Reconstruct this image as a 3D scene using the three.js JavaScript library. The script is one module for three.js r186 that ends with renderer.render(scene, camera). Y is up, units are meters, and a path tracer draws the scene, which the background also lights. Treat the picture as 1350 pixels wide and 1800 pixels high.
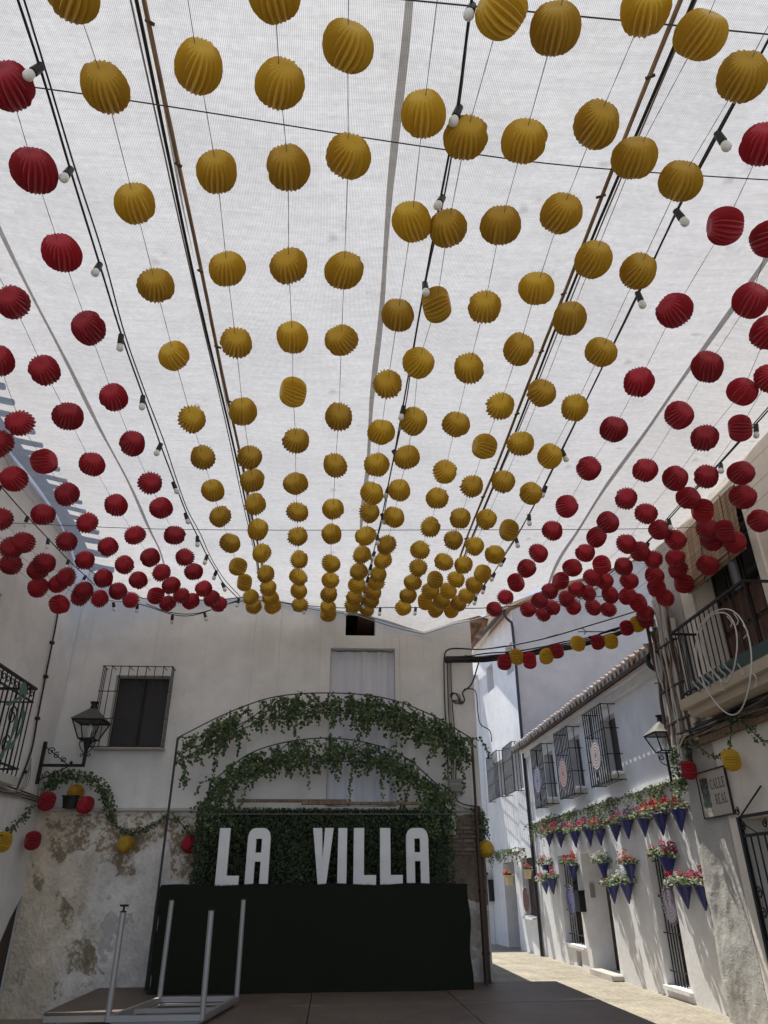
import * as THREE from 'three';
import { mergeGeometries, mergeVertices } from 'three/addons/utils/BufferGeometryUtils.js';

// ---------- camera, sky, sun, exposure ----------
const scene = new THREE.Scene();
const camera = new THREE.PerspectiveCamera(71.95, 768 / 1024, 0.05, 400);
camera.position.set(0, 1.6, 0);
camera.quaternion.setFromRotationMatrix(new THREE.Matrix4().set(
  0.9977, -0.0273, -0.0620, 0,
  -0.00491, 0.88368, -0.46807, 0,
  0.06756, 0.4673, 0.88151, 0,
  0, 0, 0, 1));
const renderer = new THREE.WebGLRenderer({ antialias: true });
renderer.setSize(768, 1024);
renderer.toneMapping = THREE.LinearToneMapping;
renderer.toneMappingExposure = 1.38;
renderer.shadowMap.enabled = true;
{ // clear blue summer sky, paler towards the horizon
  const W = 256, H = 128, data = new Float32Array(W * H * 4);
  for (let j = 0; j < H; j++) for (let i = 0; i < W; i++) {
    const e = Math.sin((j + .5) / H * Math.PI - Math.PI / 2), t = Math.pow(Math.max(e, 0), .55), o = (j * W + i) * 4;
    const hz = [.64, .75, .92], ze = [.19, .33, .61], gr = [.2, .18, .15];
    for (let k = 0; k < 3; k++) data[o + k] = e < 0 ? gr[k] : hz[k] + (ze[k] - hz[k]) * t;
    data[o + 3] = 1;
  }
  const sky = new THREE.DataTexture(data, W, H, THREE.RGBAFormat, THREE.FloatType);
  sky.mapping = THREE.EquirectangularReflectionMapping; sky.magFilter = sky.minFilter = THREE.LinearFilter; sky.needsUpdate = true;
  scene.background = sky; scene.environment = sky;
}
const sun = new THREE.DirectionalLight(new THREE.Color(1, .955, .88), 4.6);
sun.position.set(-.195 * 60, .93 * 60, -.32 * 60 - 8); sun.target.position.set(0, 0, -8);
sun.castShadow = true; sun.shadow.mapSize.set(4096, 4096);
Object.assign(sun.shadow.camera, { left: -22, right: 22, top: 22, bottom: -22, near: 1, far: 120 });
scene.add(sun, sun.target);

// ---------- helpers; positions are written (x, y, d): d metres ahead of the camera ----------
let seed = 7;
const rnd = () => { seed = (seed + 0x6D2B79F5) | 0; let t = Math.imul(seed ^ seed >>> 15, 1 | seed); t = t + Math.imul(t ^ t >>> 7, 61 | t) ^ t; return ((t ^ t >>> 14) >>> 0) / 4294967296; };
const rr = (a, b) => a + (b - a) * rnd();
const V = (x, y, d) => new THREE.Vector3(x, y, -d);
const lerp = (a, b, t) => a + (b - a) * t, clamp = (x, a = 0, b = 1) => Math.min(b, Math.max(a, x)), smooth = t => { t = clamp(t); return t * t * (3 - 2 * t); };
const interp = (tab, x) => { if (x <= tab[0][0]) return tab[0][1]; for (let i = 1; i < tab.length; i++) if (x <= tab[i][0]) return lerp(tab[i - 1][1], tab[i][1], (x - tab[i - 1][0]) / (tab[i][0] - tab[i - 1][0])); return tab[tab.length - 1][1]; };
const used = {};
const numbered = n => { const k = used[n] = (used[n] ?? -1) + 1; return k ? n + '_' + String(k).padStart(3, '0') : n; };
function thing(name, label, category, group, at) {
  const o = new THREE.Group(); o.name = numbered(name); o.userData = { label, category };
  if (group) o.userData.group = group;
  if (at) o.position.copy(at);
  scene.add(o); return o;
}
function tag(m, name, label, category, group) { m.name = numbered(name); m.userData = { label, category }; if (group) m.userData.group = group; scene.add(m); return m; }
function part(parent, name, geo, mat, label) { const m = new THREE.Mesh(geo, mat); m.name = name; if (label) m.userData.label = label; parent.add(m); return m; }
function stuffPart(parent, name, geo, mat) { const m = part(parent, name, geo, mat); m.userData.kind = 'stuff'; return m; }
function struct(name, geo, mat) { const m = new THREE.Mesh(geo, mat); m.name = numbered(name); m.userData = { kind: 'structure' }; scene.add(m); return m; }
const local = (geo, at) => { geo.translate(-at.x, -at.y, -at.z); return geo; };
// metric uv, by the way each face points
function muv(geo) {
  const g = geo.index ? geo.toNonIndexed() : geo, p = g.attributes.position, uv = new Float32Array(p.count * 2);
  const a = new THREE.Vector3(), b = new THREE.Vector3(), c = new THREE.Vector3();
  for (let i = 0; i < p.count; i += 3) {
    a.fromBufferAttribute(p, i); b.fromBufferAttribute(p, i + 1); c.fromBufferAttribute(p, i + 2);
    const n = b.clone().sub(a).cross(c.clone().sub(a)), ax = Math.abs(n.x), ay = Math.abs(n.y), az = Math.abs(n.z);
    for (let k = 0; k < 3; k++) {
      const x = p.getX(i + k), y = p.getY(i + k), z = p.getZ(i + k);
      const [u, v] = ay >= ax && ay >= az ? [x, z] : ax >= az ? [z, y] : [x, y];
      uv[(i + k) * 2] = u; uv[(i + k) * 2 + 1] = v;
    }
  }
  g.setAttribute('uv', new THREE.BufferAttribute(uv, 2)); return g;
}
const box = (x0, x1, y0, y1, d0, d1) => muv(new THREE.BoxGeometry(Math.abs(x1 - x0), Math.abs(y1 - y0), Math.abs(d1 - d0)).translate((x0 + x1) / 2, (y0 + y1) / 2, -(d0 + d1) / 2));
// box with chamfered long edges
function cbox(x0, x1, y0, y1, d0, d1, c = .006) {
  const w = Math.abs(x1 - x0), h = Math.abs(y1 - y0), t = Math.abs(d1 - d0), s = new THREE.Shape();
  s.moveTo(-w / 2 + c, -h / 2 + c); s.lineTo(w / 2 - c, -h / 2 + c); s.lineTo(w / 2 - c, h / 2 - c); s.lineTo(-w / 2 + c, h / 2 - c);
  const g = new THREE.ExtrudeGeometry(s, { depth: t - 2 * c, bevelEnabled: true, bevelThickness: c, bevelSize: c, bevelSegments: 1 });
  g.translate(0, 0, -(t - 2 * c) / 2); g.translate((x0 + x1) / 2, (y0 + y1) / 2, -(d0 + d1) / 2); return muv(g);
}
function bar(p, q, r, seg = 6, r2 = r) {
  const v = q.clone().sub(p), g = new THREE.CylinderGeometry(r2, r, v.length(), seg);
  g.applyQuaternion(new THREE.Quaternion().setFromUnitVectors(new THREE.Vector3(0, 1, 0), v.normalize()));
  return g.translate((p.x + q.x) / 2, (p.y + q.y) / 2, (p.z + q.z) / 2);
}
const tube = (pts, r, seg = 24, rad = 5) => new THREE.TubeGeometry(new THREE.CatmullRomCurve3(pts), seg, r, rad);
const sag = (p, q, s, n = 8) => Array.from({ length: n + 1 }, (_, i) => { const t = i / n, v = p.clone().lerp(q, t); v.y -= 4 * s * t * (1 - t); return v; });
// iron scroll in the plane of u and v
function scroll(c, u, v, r, turns, w = .008, a0 = 0) {
  const pts = [];
  for (let i = 0; i <= 18; i++) { const t = i / 18, a = a0 + t * turns * Math.PI * 2, q = r * (1 - .75 * t); pts.push(c.clone().addScaledVector(u, Math.cos(a) * q).addScaledVector(v, Math.sin(a) * q)); }
  return tube(pts, w, 26, 5);
}
const UX = new THREE.Vector3(1, 0, 0), UY = new THREE.Vector3(0, 1, 0), UZ = new THREE.Vector3(0, 0, -1);
// a wall plate with openings; shape coordinates a (along) and y, extruded by t. mode 'd': along d, at x, growing to +x. mode 'x': along x, at d, growing away
function plate(mode, at, outline, holes, t, dir = 1) {
  const s = new THREE.Shape(outline.map(p => new THREE.Vector2(p[0], p[1])));
  for (const h of holes) s.holes.push(new THREE.Path(h.map(p => new THREE.Vector2(p[0], p[1]))));
  const g = new THREE.ExtrudeGeometry(s, { depth: t, bevelEnabled: false }), p = g.attributes.position;
  for (let i = 0; i < p.count; i++) {
    const a = p.getX(i), y = p.getY(i), e = p.getZ(i);
    if (mode === 'd') p.setXYZ(i, at + dir * e, y, -a); else p.setXYZ(i, a, y, -(at + dir * e));
  }
  if ((mode === 'd' && dir < 0) || (mode === 'x' && dir > 0)) flip(g);
  g.computeVertexNormals(); return muv(g);
}
function flip(g) { const p = g.attributes.position; for (let i = 0; i < p.count; i += 3) { const t = [p.getX(i + 1), p.getY(i + 1), p.getZ(i + 1)]; p.setXYZ(i + 1, p.getX(i + 2), p.getY(i + 2), p.getZ(i + 2)); p.setXYZ(i + 2, ...t); } }
const rect = (a0, a1, y0, y1) => [[a0, y0], [a1, y0], [a1, y1], [a0, y1]];
const merge = l => mergeGeometries(l.map(g => { const q = g.index ? g.toNonIndexed() : g; for (const k of Object.keys(q.attributes)) if (!['position', 'normal', 'uv'].includes(k)) q.deleteAttribute(k); return q; }));

// ---------- noise and textures ----------
const perm = new Float32Array(65536); for (let i = 0; i < 65536; i++) perm[i] = rnd();
function vnoise(x, y, per) { // tiles with period per
  const xi = Math.floor(x), yi = Math.floor(y), fx = x - xi, fy = y - yi, m = (v) => ((v % per) + per) % per;
  const h = (a, b) => perm[(m(a) * 157 + m(b) * 4099 + per * 31) & 65535], sx = fx * fx * (3 - 2 * fx), sy = fy * fy * (3 - 2 * fy);
  return lerp(lerp(h(xi, yi), h(xi + 1, yi), sx), lerp(h(xi, yi + 1), h(xi + 1, yi + 1), sx), sy);
}
function fbm(u, v, per, oct, gain = .5) { let s = 0, a = 1, n = 0; for (let o = 0; o < oct; o++) { s += a * vnoise(u * per, v * per, per); n += a; a *= gain; per *= 2; } return s / n; }
function tex(W, H, fn, srgb, rep) {
  const d = new Uint8Array(W * H * 4);
  for (let j = 0; j < H; j++) for (let i = 0; i < W; i++) { const c = fn((i + .5) / W, (j + .5) / H), o = (j * W + i) * 4; for (let k = 0; k < 3; k++) d[o + k] = 255 * clamp(typeof c === 'number' ? c : c[k]); d[o + 3] = 255; }
  const t = new THREE.DataTexture(d, W, H); t.wrapS = t.wrapT = THREE.RepeatWrapping; t.magFilter = THREE.LinearFilter; t.minFilter = THREE.LinearMipmapLinearFilter; t.generateMipmaps = true;
  if (srgb) t.colorSpace = THREE.SRGBColorSpace; if (rep) t.repeat.set(rep, rep); t.needsUpdate = true; return t;
}
function canvasTex(w, h, draw) { const c = document.createElement('canvas'); c.width = w; c.height = h; draw(c.getContext('2d'), w, h); const t = new THREE.CanvasTexture(c); t.colorSpace = THREE.SRGBColorSpace; t.magFilter = THREE.LinearFilter; return t; }
const S = (o) => { const m = new THREE.MeshStandardMaterial(o); if (o.rgb) m.color.setRGB(...o.rgb); return m; };
const std = (rgb, rough = .8, extra = {}) => { const m = new THREE.MeshPhysicalMaterial({ roughness: rough, ...extra }); m.color.setRGB(...rgb); return m; };

const plasterTone = tex(1024, 1024, (u, v) => { const a = fbm(u, v, 4, 6), b = fbm(u + .37, v + .11, 16, 5), sp = fbm(u, v, 64, 3); const dr = vnoise(u * 70, v * 3, 210) * vnoise(u * 9, v * 2, 18); return .95 + .12 * (a - .5) + .09 * (b - .5) - .07 * Math.max(0, dr - .35) - (sp > .72 ? .25 * (sp - .72) : 0); }, true, 1 / 4);
const plasterBump = tex(1024, 1024, (u, v) => .6 * fbm(u, v, 8, 4) + .4 * fbm(u, v, 64, 4), false, 1 / 3);
const roughBump = tex(1024, 1024, (u, v) => { const a = fbm(u, v, 8, 6, .6), c = Math.abs(fbm(u + .3, v + .7, 6, 5, .55) - .5); return clamp(a - (c < .012 ? .25 : 0)); }, false, 1 / 1.6);
const clothTone = tex(1024, 1024, (u, v) => { const st = .5 + .5 * Math.sin(u * 176 * 2 * Math.PI), a = fbm(u, v, 3, 6), w = vnoise(u * 24, v * 400, 400), w2 = vnoise(u * 6, v * 70, 70); const dirt = fbm(u + .2, v + .6, 10, 5); return [0, 1, 2].map(k => .75 + .17 * (st - .5) + .05 * (a - .5) + .045 * (w - .5) + .03 * (w2 - .5) + .06 * (fbm(u + .5, v + .1, 64, 3) - .5) - (dirt > .73 ? .5 * (dirt - .73) : 0) - k * .012); }, true, 1 / 2.2);
const stoneTone = tex(1024, 1024, (u, v) => { const a = fbm(u, v, 6, 6, .6), g = fbm(u, v, 90, 3); const t = .68 + .25 * (a - .5) + .22 * (g - .5); return [t, t * .95, t * .86]; }, true, 1 / 3);
const stoneBump = tex(1024, 1024, (u, v) => fbm(u, v, 30, 4), false, 1 / 3);
const deckTone = tex(1024, 1024, (u, v) => { const a = fbm(u, v, 5, 6, .6), s = vnoise(u * 12, v * 300, 300), q = fbm(u + .4, v, 40, 3), scr = Math.abs(fbm(u, v + .3, 9, 4) - .5) < .006 ? .12 : 0; const t = .41 + .16 * (a - .5) + .05 * (s - .5) + .1 * Math.max(0, q - .6) + scr * a; return [t, t * .92, t * .86]; }, true, 1 / 2.3);
const grainTone = tex(512, 512, (u, v) => { const a = fbm(u, v * .15, 24, 4), b = vnoise(u * 90, v * 6, 90); const t = .62 + .4 * (a - .5) + .2 * (b - .5); return [t, t * .86, t * .72]; }, true, 1 / .8);

const M = {
  white: std([.93, .905, .86], .92, { map: plasterTone, bumpMap: plasterBump, bumpScale: .006 }),
  cool: std([.86, .85, .835], .92, { map: plasterTone, bumpMap: plasterBump, bumpScale: .006 }),
  cream: std([.92, .85, .74], .92, { map: plasterTone, bumpMap: plasterBump, bumpScale: .008 }),
  rough: std([.54, .52, .475], .95, { map: plasterTone, bumpMap: roughBump, bumpScale: .018 }),
  ochre: std([.60, .50, .37], .9, { map: plasterTone, bumpMap: roughBump, bumpScale: .012 }),
  iron: std([.012, .012, .013], .55, { metalness: .2 }),
  rust: std([.05, .032, .024], .7), rust2: std([.075, .05, .036], .8),
  cable: std([.014, .013, .013], .6), cableGrey: std([.34, .31, .28], .8), cableWhite: std([.6, .57, .52], .7),
  wire: std([.13, .13, .13], .6), steel: std([.05, .05, .05], .5, { metalness: .4 }),
  socket: std([.012, .012, .013], .5),
  bulb: std([.78, .78, .75], .45, { clearcoat: .4, clearcoatRoughness: .15 }),
  cloth: std([1, 1, 1], 1, { map: clothTone, transmission: .5, side: THREE.DoubleSide, specularIntensity: 0 }),
  hem: std([.80, .75, .66], .95, { map: grainTone }),
  glass: std([.9, .92, .92], .04, { transmission: 1 }),
  darkGlass: std([.01, .012, .014], .15),
  stone: std([.78, .77, .74], .95, { map: stoneTone, bumpMap: stoneBump, bumpScale: .02 }),
  kerb: std([.6, .57, .5], .9, { map: plasterTone, bumpMap: roughBump, bumpScale: .01 }),
  deck: std([.95, .86, .78], .55, { map: deckTone }),
  alu: std([.40, .385, .36], .5, { metalness: .6 }),
  turf: std([.006, .010, .003], 1),
  letter: std([.92, .91, .88], .5, { map: plasterTone }),
  wood: std([.34, .2, .13], .6, { map: grainTone }), woodDark: std([.11, .066, .048], .6, { map: grainTone }), oldWood: std([.62, .58, .54], .9, { map: grainTone }),
  blind: std([1, .93, .78], .7, { map: grainTone }),
  terracotta: [std([.42, .24, .15], .9), std([.50, .33, .22], .9), std([.36, .22, .15], .9), std([.55, .43, .32], .9)],
  blue: std([.016, .022, .15], .38, { clearcoat: .3, clearcoatRoughness: .3 }),
  creamPot: std([.62, .5, .28], .7), blackPot: std([.012, .014, .012], .6),
  ivy: std([1, 1, 1], .8, { vertexColors: true, transmission: .22, side: THREE.DoubleSide }),
  petal: std([1, 1, 1], .8, { vertexColors: true, transmission: .3, side: THREE.DoubleSide }),
  stem: std([.05, .045, .02], .9),
  soil: std([.03, .02, .015], 1),
  greenPaint: std([.03, .07, .055], .6), greenCloth: std([.10, .17, .13], .9, { side: THREE.DoubleSide }),
  curtain: std([.80, .81, .88], .95, { transmission: .1, side: THREE.DoubleSide }),
  yellow: std([.64, .39, .018], .82, { transmission: .26, side: THREE.DoubleSide, clearcoat: .12, clearcoatRoughness: .35 }),
  red: std([.44, .007, .024], .82, { transmission: .26, side: THREE.DoubleSide, clearcoat: .12, clearcoatRoughness: .35 }),
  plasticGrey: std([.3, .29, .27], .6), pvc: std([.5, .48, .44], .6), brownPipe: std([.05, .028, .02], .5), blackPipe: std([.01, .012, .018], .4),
  brick: [std([.26, .19, .15], .95, { bumpMap: roughBump, bumpScale: .01 }), std([.31, .24, .19], .95, { bumpMap: roughBump, bumpScale: .01 }), std([.21, .16, .13], .95, { bumpMap: roughBump, bumpScale: .01 })],
};

// ---------- leaves ----------
const leafCols = [[.05, .09, .028], [.085, .135, .042], [.12, .175, .058], [.034, .06, .022], [.22, .26, .13]];
function Leaves() { return { p: [], c: [] }; }
function addLeaf(L, at, s, dir, nrm, col, wide = .85) {
  const t = dir.clone().normalize(), b = new THREE.Vector3().crossVectors(t, nrm).normalize(), n = new THREE.Vector3().crossVectors(b, t);
  const P = (a, w, h) => [at.x + t.x * a * s + b.x * w * s + n.x * h * s, at.y + t.y * a * s + b.y * w * s + n.y * h * s, at.z + t.z * a * s + b.z * w * s + n.z * h * s];
  const base = P(0, 0, 0), l = P(.3, wide * .5, -.08), tip = P(1, 0, -.1), r = P(.3, -wide * .5, -.08), mid = P(.45, 0, .1);
  for (const tri of [[base, mid, l], [l, mid, tip], [tip, mid, r], [r, mid, base]]) for (const v of tri) { L.p.push(...v); L.c.push(...col); }
}
function leavesGeo(L) { const g = new THREE.BufferGeometry(); g.setAttribute('position', new THREE.Float32BufferAttribute(L.p, 3)); g.setAttribute('color', new THREE.Float32BufferAttribute(L.c, 3)); g.computeVertexNormals(); return g; }
const rvec = (k = 1) => new THREE.Vector3(rr(-k, k), rr(-k, k), rr(-k, k));
const leafCol = (light = .12) => { const c = rnd() < light ? leafCols[4] : leafCols[Math.floor(rnd() * 4)], k = rr(.8, 1.25); return c.map(v => v * k); };
// a hanging strand of ivy: leaves along a line that falls from p
function strand(L, p, len, s = .05, out = new THREE.Vector3(0, 0, 1), light = .12) {
  const q = p.clone(), dir = new THREE.Vector3(rr(-.5, .5), rr(-.6, .1), rr(-.3, .3));
  for (let a = 0; a < len; a += .022) {
    dir.y -= .1; dir.add(rvec(.12)).normalize(); q.addScaledVector(dir, .022);
    addLeaf(L, q.clone().add(rvec(.016)), s * rr(.6, 1.15), new THREE.Vector3(rr(-1, 1), rr(-1.3, .3), rr(-.6, .6)), out.clone().add(rvec(.7)), leafCol(light));
  }
}
// leaves round a line, as on a plaited garland
function rope(L, pts, n, rad, s, light = .1) {
  const c = new THREE.CatmullRomCurve3(pts);
  for (let i = 0; i < n; i++) { const q = c.getPoint(rnd()); addLeaf(L, q.add(rvec(rad)), s * rr(.6, 1.2), rvec(1).add(new THREE.Vector3(0, -.5, 0)), new THREE.Vector3(0, .2, 1).add(rvec(.8)), leafCol(light)); }
}
// ---------- the setting ----------
const XL = -4.53, XR = 5.3, XA = 5.5, DF = 12.2;
{ // ground: one sheet of worn stone paving, gently uneven
  const g = new THREE.PlaneGeometry(240, 240, 8, 8).rotateX(-Math.PI / 2).translate(0, 0, -20);
  struct('ground', muv(g), M.stone);
}

// a closed dark space behind an opening: thin walls, floor and ceiling, one side left out
function room(x0, x1, y0, y1, d0, d1, open) {
  const t = .05, l = [box(x0 - t, x1 + t, y1, y1 + t, d0 - t, d1 + t), box(x0 - t, x1 + t, y0 - t, y0 - .004, d0 - t, d1 + t)];
  if (open !== 'left') l.push(box(x0 - t, x0, y0, y1, d0, d1)); if (open !== 'right') l.push(box(x1, x1 + t, y0, y1, d0, d1));
  if (open !== 'near') l.push(box(x0, x1, y0, y1, d0 - t, d0)); l.push(box(x0, x1, y0, y1, d1, d1 + t));
  return merge(l);
}

// ---------- whitewashed building behind the stage ----------
const peel = (() => { // bare plaster and brown render patches where the limewash has come off, each with its own outline
  const polys = [
    [[-4.42, 2.6], [-2.6, 2.6], [-2.52, 2.29], [-2.96, 2.05], [-2.97, 1.78], [-3.21, 1.78], [-3.42, 2.02], [-3.73, 2.09], [-3.97, 2.06], [-4.12, 1.94], [-4.24, 2.06]],
    [[-4.05, 1.6], [-3.92, 1.45], [-3.74, 1.3], [-3.69, 1.07], [-3.79, 1.05], [-3.93, 1.23], [-4.02, 1.27]],
    [[-3.75, .84], [-3.54, .87], [-3.47, .94], [-3.37, .84], [-3.26, .66], [-3.18, .52], [-3.66, .5]],
    [[-3.84, .43], [-3.7, .43], [-3.68, .2], [-3.79, .2]],
    [[-2.56, 2.6], [-1.99, 2.6], [-1.97, 1.67], [-2.4, 1.71]], [[1.8, 2.6], [2.5, 2.6], [2.5, 1.3], [1.85, 1.5]], [[-4.45, 1.9], [-4.25, 1.8], [-4.3, 1.55], [-4.4, 1.6]]];
  const inside = (p, x, y) => { let c = false; for (let i = 0, j = p.length - 1; i < p.length; j = i++) if ((p[i][1] > y) !== (p[j][1] > y) && x < (p[j][0] - p[i][0]) * (y - p[i][1]) / (p[j][1] - p[i][1]) + p[i][0]) c = !c; return c; };
  const at = (u, v) => {
    const x = XL + u * 6.95 + .22 * (fbm(u * 2.6, v, 12, 6, .62) - .5), y = v * 2.66 + .22 * (fbm(u * 2.6 + .4, v + .3, 12, 6, .62) - .5);
    let m = -1; polys.forEach((p, i) => { if (m < 0 && inside(p, x, y)) m = i; }); return [m, x, y];
  };
  const W = 1536, H = 588, mask = new Float32Array(W * H), cols = new Uint8Array(W * H * 4), bump = new Uint8Array(W * H * 4);
  for (let j = 0; j < H; j++) for (let i = 0; i < W; i++) {
    const u = (i + .5) / W, v = (j + .5) / H, [m, x, y] = at(u, v), n = fbm(u * 2.6, v, 12, 6, .6), n2 = fbm(u * 2.6 + .7, v + .2, 5, 5), g = fbm(u * 2.6, v, 80, 3);
    const cream = smooth((-3.3 - x + 1.4 * (n2 - .5)) / .8), wash = [lerp(.90, .88, cream), lerp(.875, .82, cream), lerp(.84, .72, cream)];
    const flake = n2 > .60 && n > .52 ? .85 : 1;
    let c = wash.map(k => k * (.95 + .3 * (n - .5) + .12 * (g - .5)) * flake);
    if (m >= 0) { const t = .88 + .5 * (n - .5) + .3 * (g - .5), b = m === 5 ? [.46, .39, .32] : m === 0 || m === 4 ? [.72, .64, .53] : [.72, .66, .55]; const loose = m !== 5 ? smooth((n + .6 * (g - .5) - .42) / .22) * .85 : .2; c = b.map((k, q) => lerp(k * t, c[q], loose)); }
    const o = (j * W + i) * 4; for (let k = 0; k < 3; k++) { cols[o + k] = 255 * clamp(c[k]); bump[o + k] = 255 * clamp((m >= 0 ? .32 : .6) + .5 * (n - .5) + (cream > .3 ? .45 : .25) * (g - .5)); } cols[o + 3] = bump[o + 3] = 255;
  }
  const mk = (d, s) => { const t = new THREE.DataTexture(d, W, H); t.magFilter = THREE.LinearFilter; t.minFilter = THREE.LinearMipmapLinearFilter; t.generateMipmaps = true; if (s) t.colorSpace = THREE.SRGBColorSpace; t.needsUpdate = true; return t; };
  return std([1, 1, 1], .95, { map: mk(cols, true), bumpMap: mk(bump, false), bumpScale: .035 });
})();
{
  const b = thing('whitewashed_building', 'whitewashed building with peeling lower wall behind the stage', 'building');
  part(b, 'wall', plate('x', DF, [[XL - .25, 2.6], [2.42, 2.6], [2.42, 5.9], [1.56, 5.78], [.85, 6.1], [-.1, 6.22], [-1.6, 6.38], [-3.4, 6.34], [-4.3, 6.85], [XL - .25, 6.95]],
    [rect(-3.72, -2.82, 3.62, 4.79), rect(-.1, 1.04, 2.72, 5.33), rect(.155, .69, 5.56, 6.06)], .4), M.white);
  part(b, 'side_wall', box(2.02, 2.418, 0, 5.9, 12.61, 21), M.white);
  const lower = new THREE.PlaneGeometry(6.95, 2.66, 1, 1).translate((XL + 2.42) / 2, 1.33, -12.165);
  part(b, 'peeling_wall', lower, peel, 'peeling lower wall with brown and cream patches');
  part(b, 'wall_core', box(XL - .36, 2.416, 0, 2.597, 12.19, 12.6), M.white);
  part(b, 'ledge', cbox(XL, 2.42, 2.64, 2.69, 12.10, 12.197, .012), M.kerb);
  part(b, 'pilaster', cbox(-1.45, -1.0, 2.7, 6.2, 12.172, 12.198, .008), M.white);
  part(b, 'pilaster', cbox(1.12, 1.55, 2.7, 5.6, 12.172, 12.198, .008), M.white);
  // blank window with dark shutters behind a cage of bars
  const w = part(b, 'window', box(-3.76, -2.78, 3.58, 4.83, 12.42, 12.46), std([.028, .029, .032], .6));
  for (const [x, n] of [[-3.27, 0]]) part(w, 'shutter_joint', box(x - .008, x + .008, 3.63, 4.78, 12.405, 12.419), M.iron);
  for (const [a, c] of [[-3.7, -3.3], [-3.24, -2.84]]) part(w, 'shutter', cbox(a, c, 3.66, 4.75, 12.392, 12.418, .01), std([.035, .036, .04], .55));
  const g = part(b, 'window_grille', merge([bar(V(-3.88, 3.58, 12.19), V(-3.88, 3.58, 11.95), .009), bar(V(-2.75, 3.58, 12.19), V(-2.75, 3.58, 11.95), .009), bar(V(-3.88, 4.88, 12.19), V(-3.88, 4.88, 11.95), .009), bar(V(-2.75, 4.88, 12.19), V(-2.75, 4.88, 11.95), .009)]), M.rust);
  for (let i = 0; i <= 8; i++) { const x = lerp(-3.88, -2.75, i / 8); part(g, 'bar', bar(V(x, 3.57, 11.95), V(x, 4.89, 11.95), .0075), M.rust); }
  for (let k = 1; k < 3; k++) for (const x of [-3.88, -2.75]) part(g, 'bar', bar(V(x, 3.57, 11.95 + k * .08), V(x, 4.89, 11.95 + k * .08), .0075), M.rust);
  for (const y of [3.58, 4.02, 4.46, 4.88]) part(g, 'crossbar', bar(V(-3.9, y, 11.955), V(-2.73, y, 11.955), .008), M.rust);
  for (let i = 1; i < 8; i += 2) { const x = lerp(-3.88, -2.75, i / 8); part(g, 'top_bar', bar(V(x, 4.88, 11.95), V(x, 4.88, 12.19), .007), M.rust); }
  part(b, 'window_sill', cbox(-3.86, -2.74, 3.55, 3.575, 11.98, 12.195, .006), M.kerb);
  // tall balcony door opening and attic vent
  part(b, 'door_recess', box(-.14, 1.08, 2.7, 5.36, 12.5, 12.54), M.white);
  part(b, 'attic_vent', room(.155, .69, 5.56, 6.06, 12.605, 15, 'near'), M.woodDark, 'dark square attic opening under the cloth');
  // exposed bricks at the right end of the lower wall
  for (let r = 0; r < 9; r++) for (let k = 0; k < 3; k++) {
    const x0 = 1.84 + k * .19 + (r % 2) * .06 + rr(-.01, .01), x1 = Math.min(2.41, x0 + .17), y = 2.55 - r * .062;
    if (rnd() < .12) continue;
    part(b, 'brick', cbox(x0, x1, y - .045 + rr(-.004, .004), y, 12.16 - rr(.012, .03), 12.168, .006), M.brick[Math.floor(rnd() * 3)]);
  }
  // roof: slope behind the parapet and the row of eave tiles over the side street
  const rf = part(b, 'roof', new THREE.BufferGeometry().setFromPoints([]), M.terracotta[0]);
  rf.geometry = muv(new THREE.BoxGeometry(7.4, .08, 9).rotateZ(-.12).translate(-1.1, 6.28, -16.9));
  const tg = new THREE.CylinderGeometry(.085, .1, .62, 10, 1, false, 0, Math.PI).rotateX(Math.PI / 2).rotateY(Math.PI / 2).rotateX(0);
  for (let i = 0; i < 11; i++) { const m = part(rf, 'roof_tile', tg, M.terracotta[i % 4]); m.rotation.z = -.3; m.position.set(2.5 + rr(-.03, .03), 5.98 + rr(-.012, .012), -(12.35 + i * .24)); m.rotation.y = rr(-.05, .05); }
  part(b, 'eave_board', box(2.43, 2.66, 5.83, 5.86, 12.25, 15), M.oldWood);
}
{ // pleated white curtain filling the tall door opening
  const g = new THREE.PlaneGeometry(1.13, 2.56, 90, 30), p = g.attributes.position;
  for (let i = 0; i < p.count; i++) { const x = p.getX(i), y = p.getY(i), f = .5 + .5 * (1.28 - y) / 2.56; const w = .5 + .5 * Math.sin(x * 3.1 + 1); p.setZ(i, f * (.03 * Math.sin(x * 46 + .8 * Math.sin(y * 1.7)) * w + .034 * Math.sin(x * 21 + y * .6) + .045 * Math.sin(x * 6 + y * 1.1))); p.setY(i, y + (y > 1.2 ? -.018 * Math.sin((x + .565) / 1.13 * Math.PI) : 0)); }
  g.computeVertexNormals();
  const m = new THREE.Mesh(g, M.curtain); m.position.copy(V(.47, 4.03, 12.34)); tag(m, 'curtain', 'pale sheet curtain hung in the tall opening above the stage', 'curtain');
}

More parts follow.
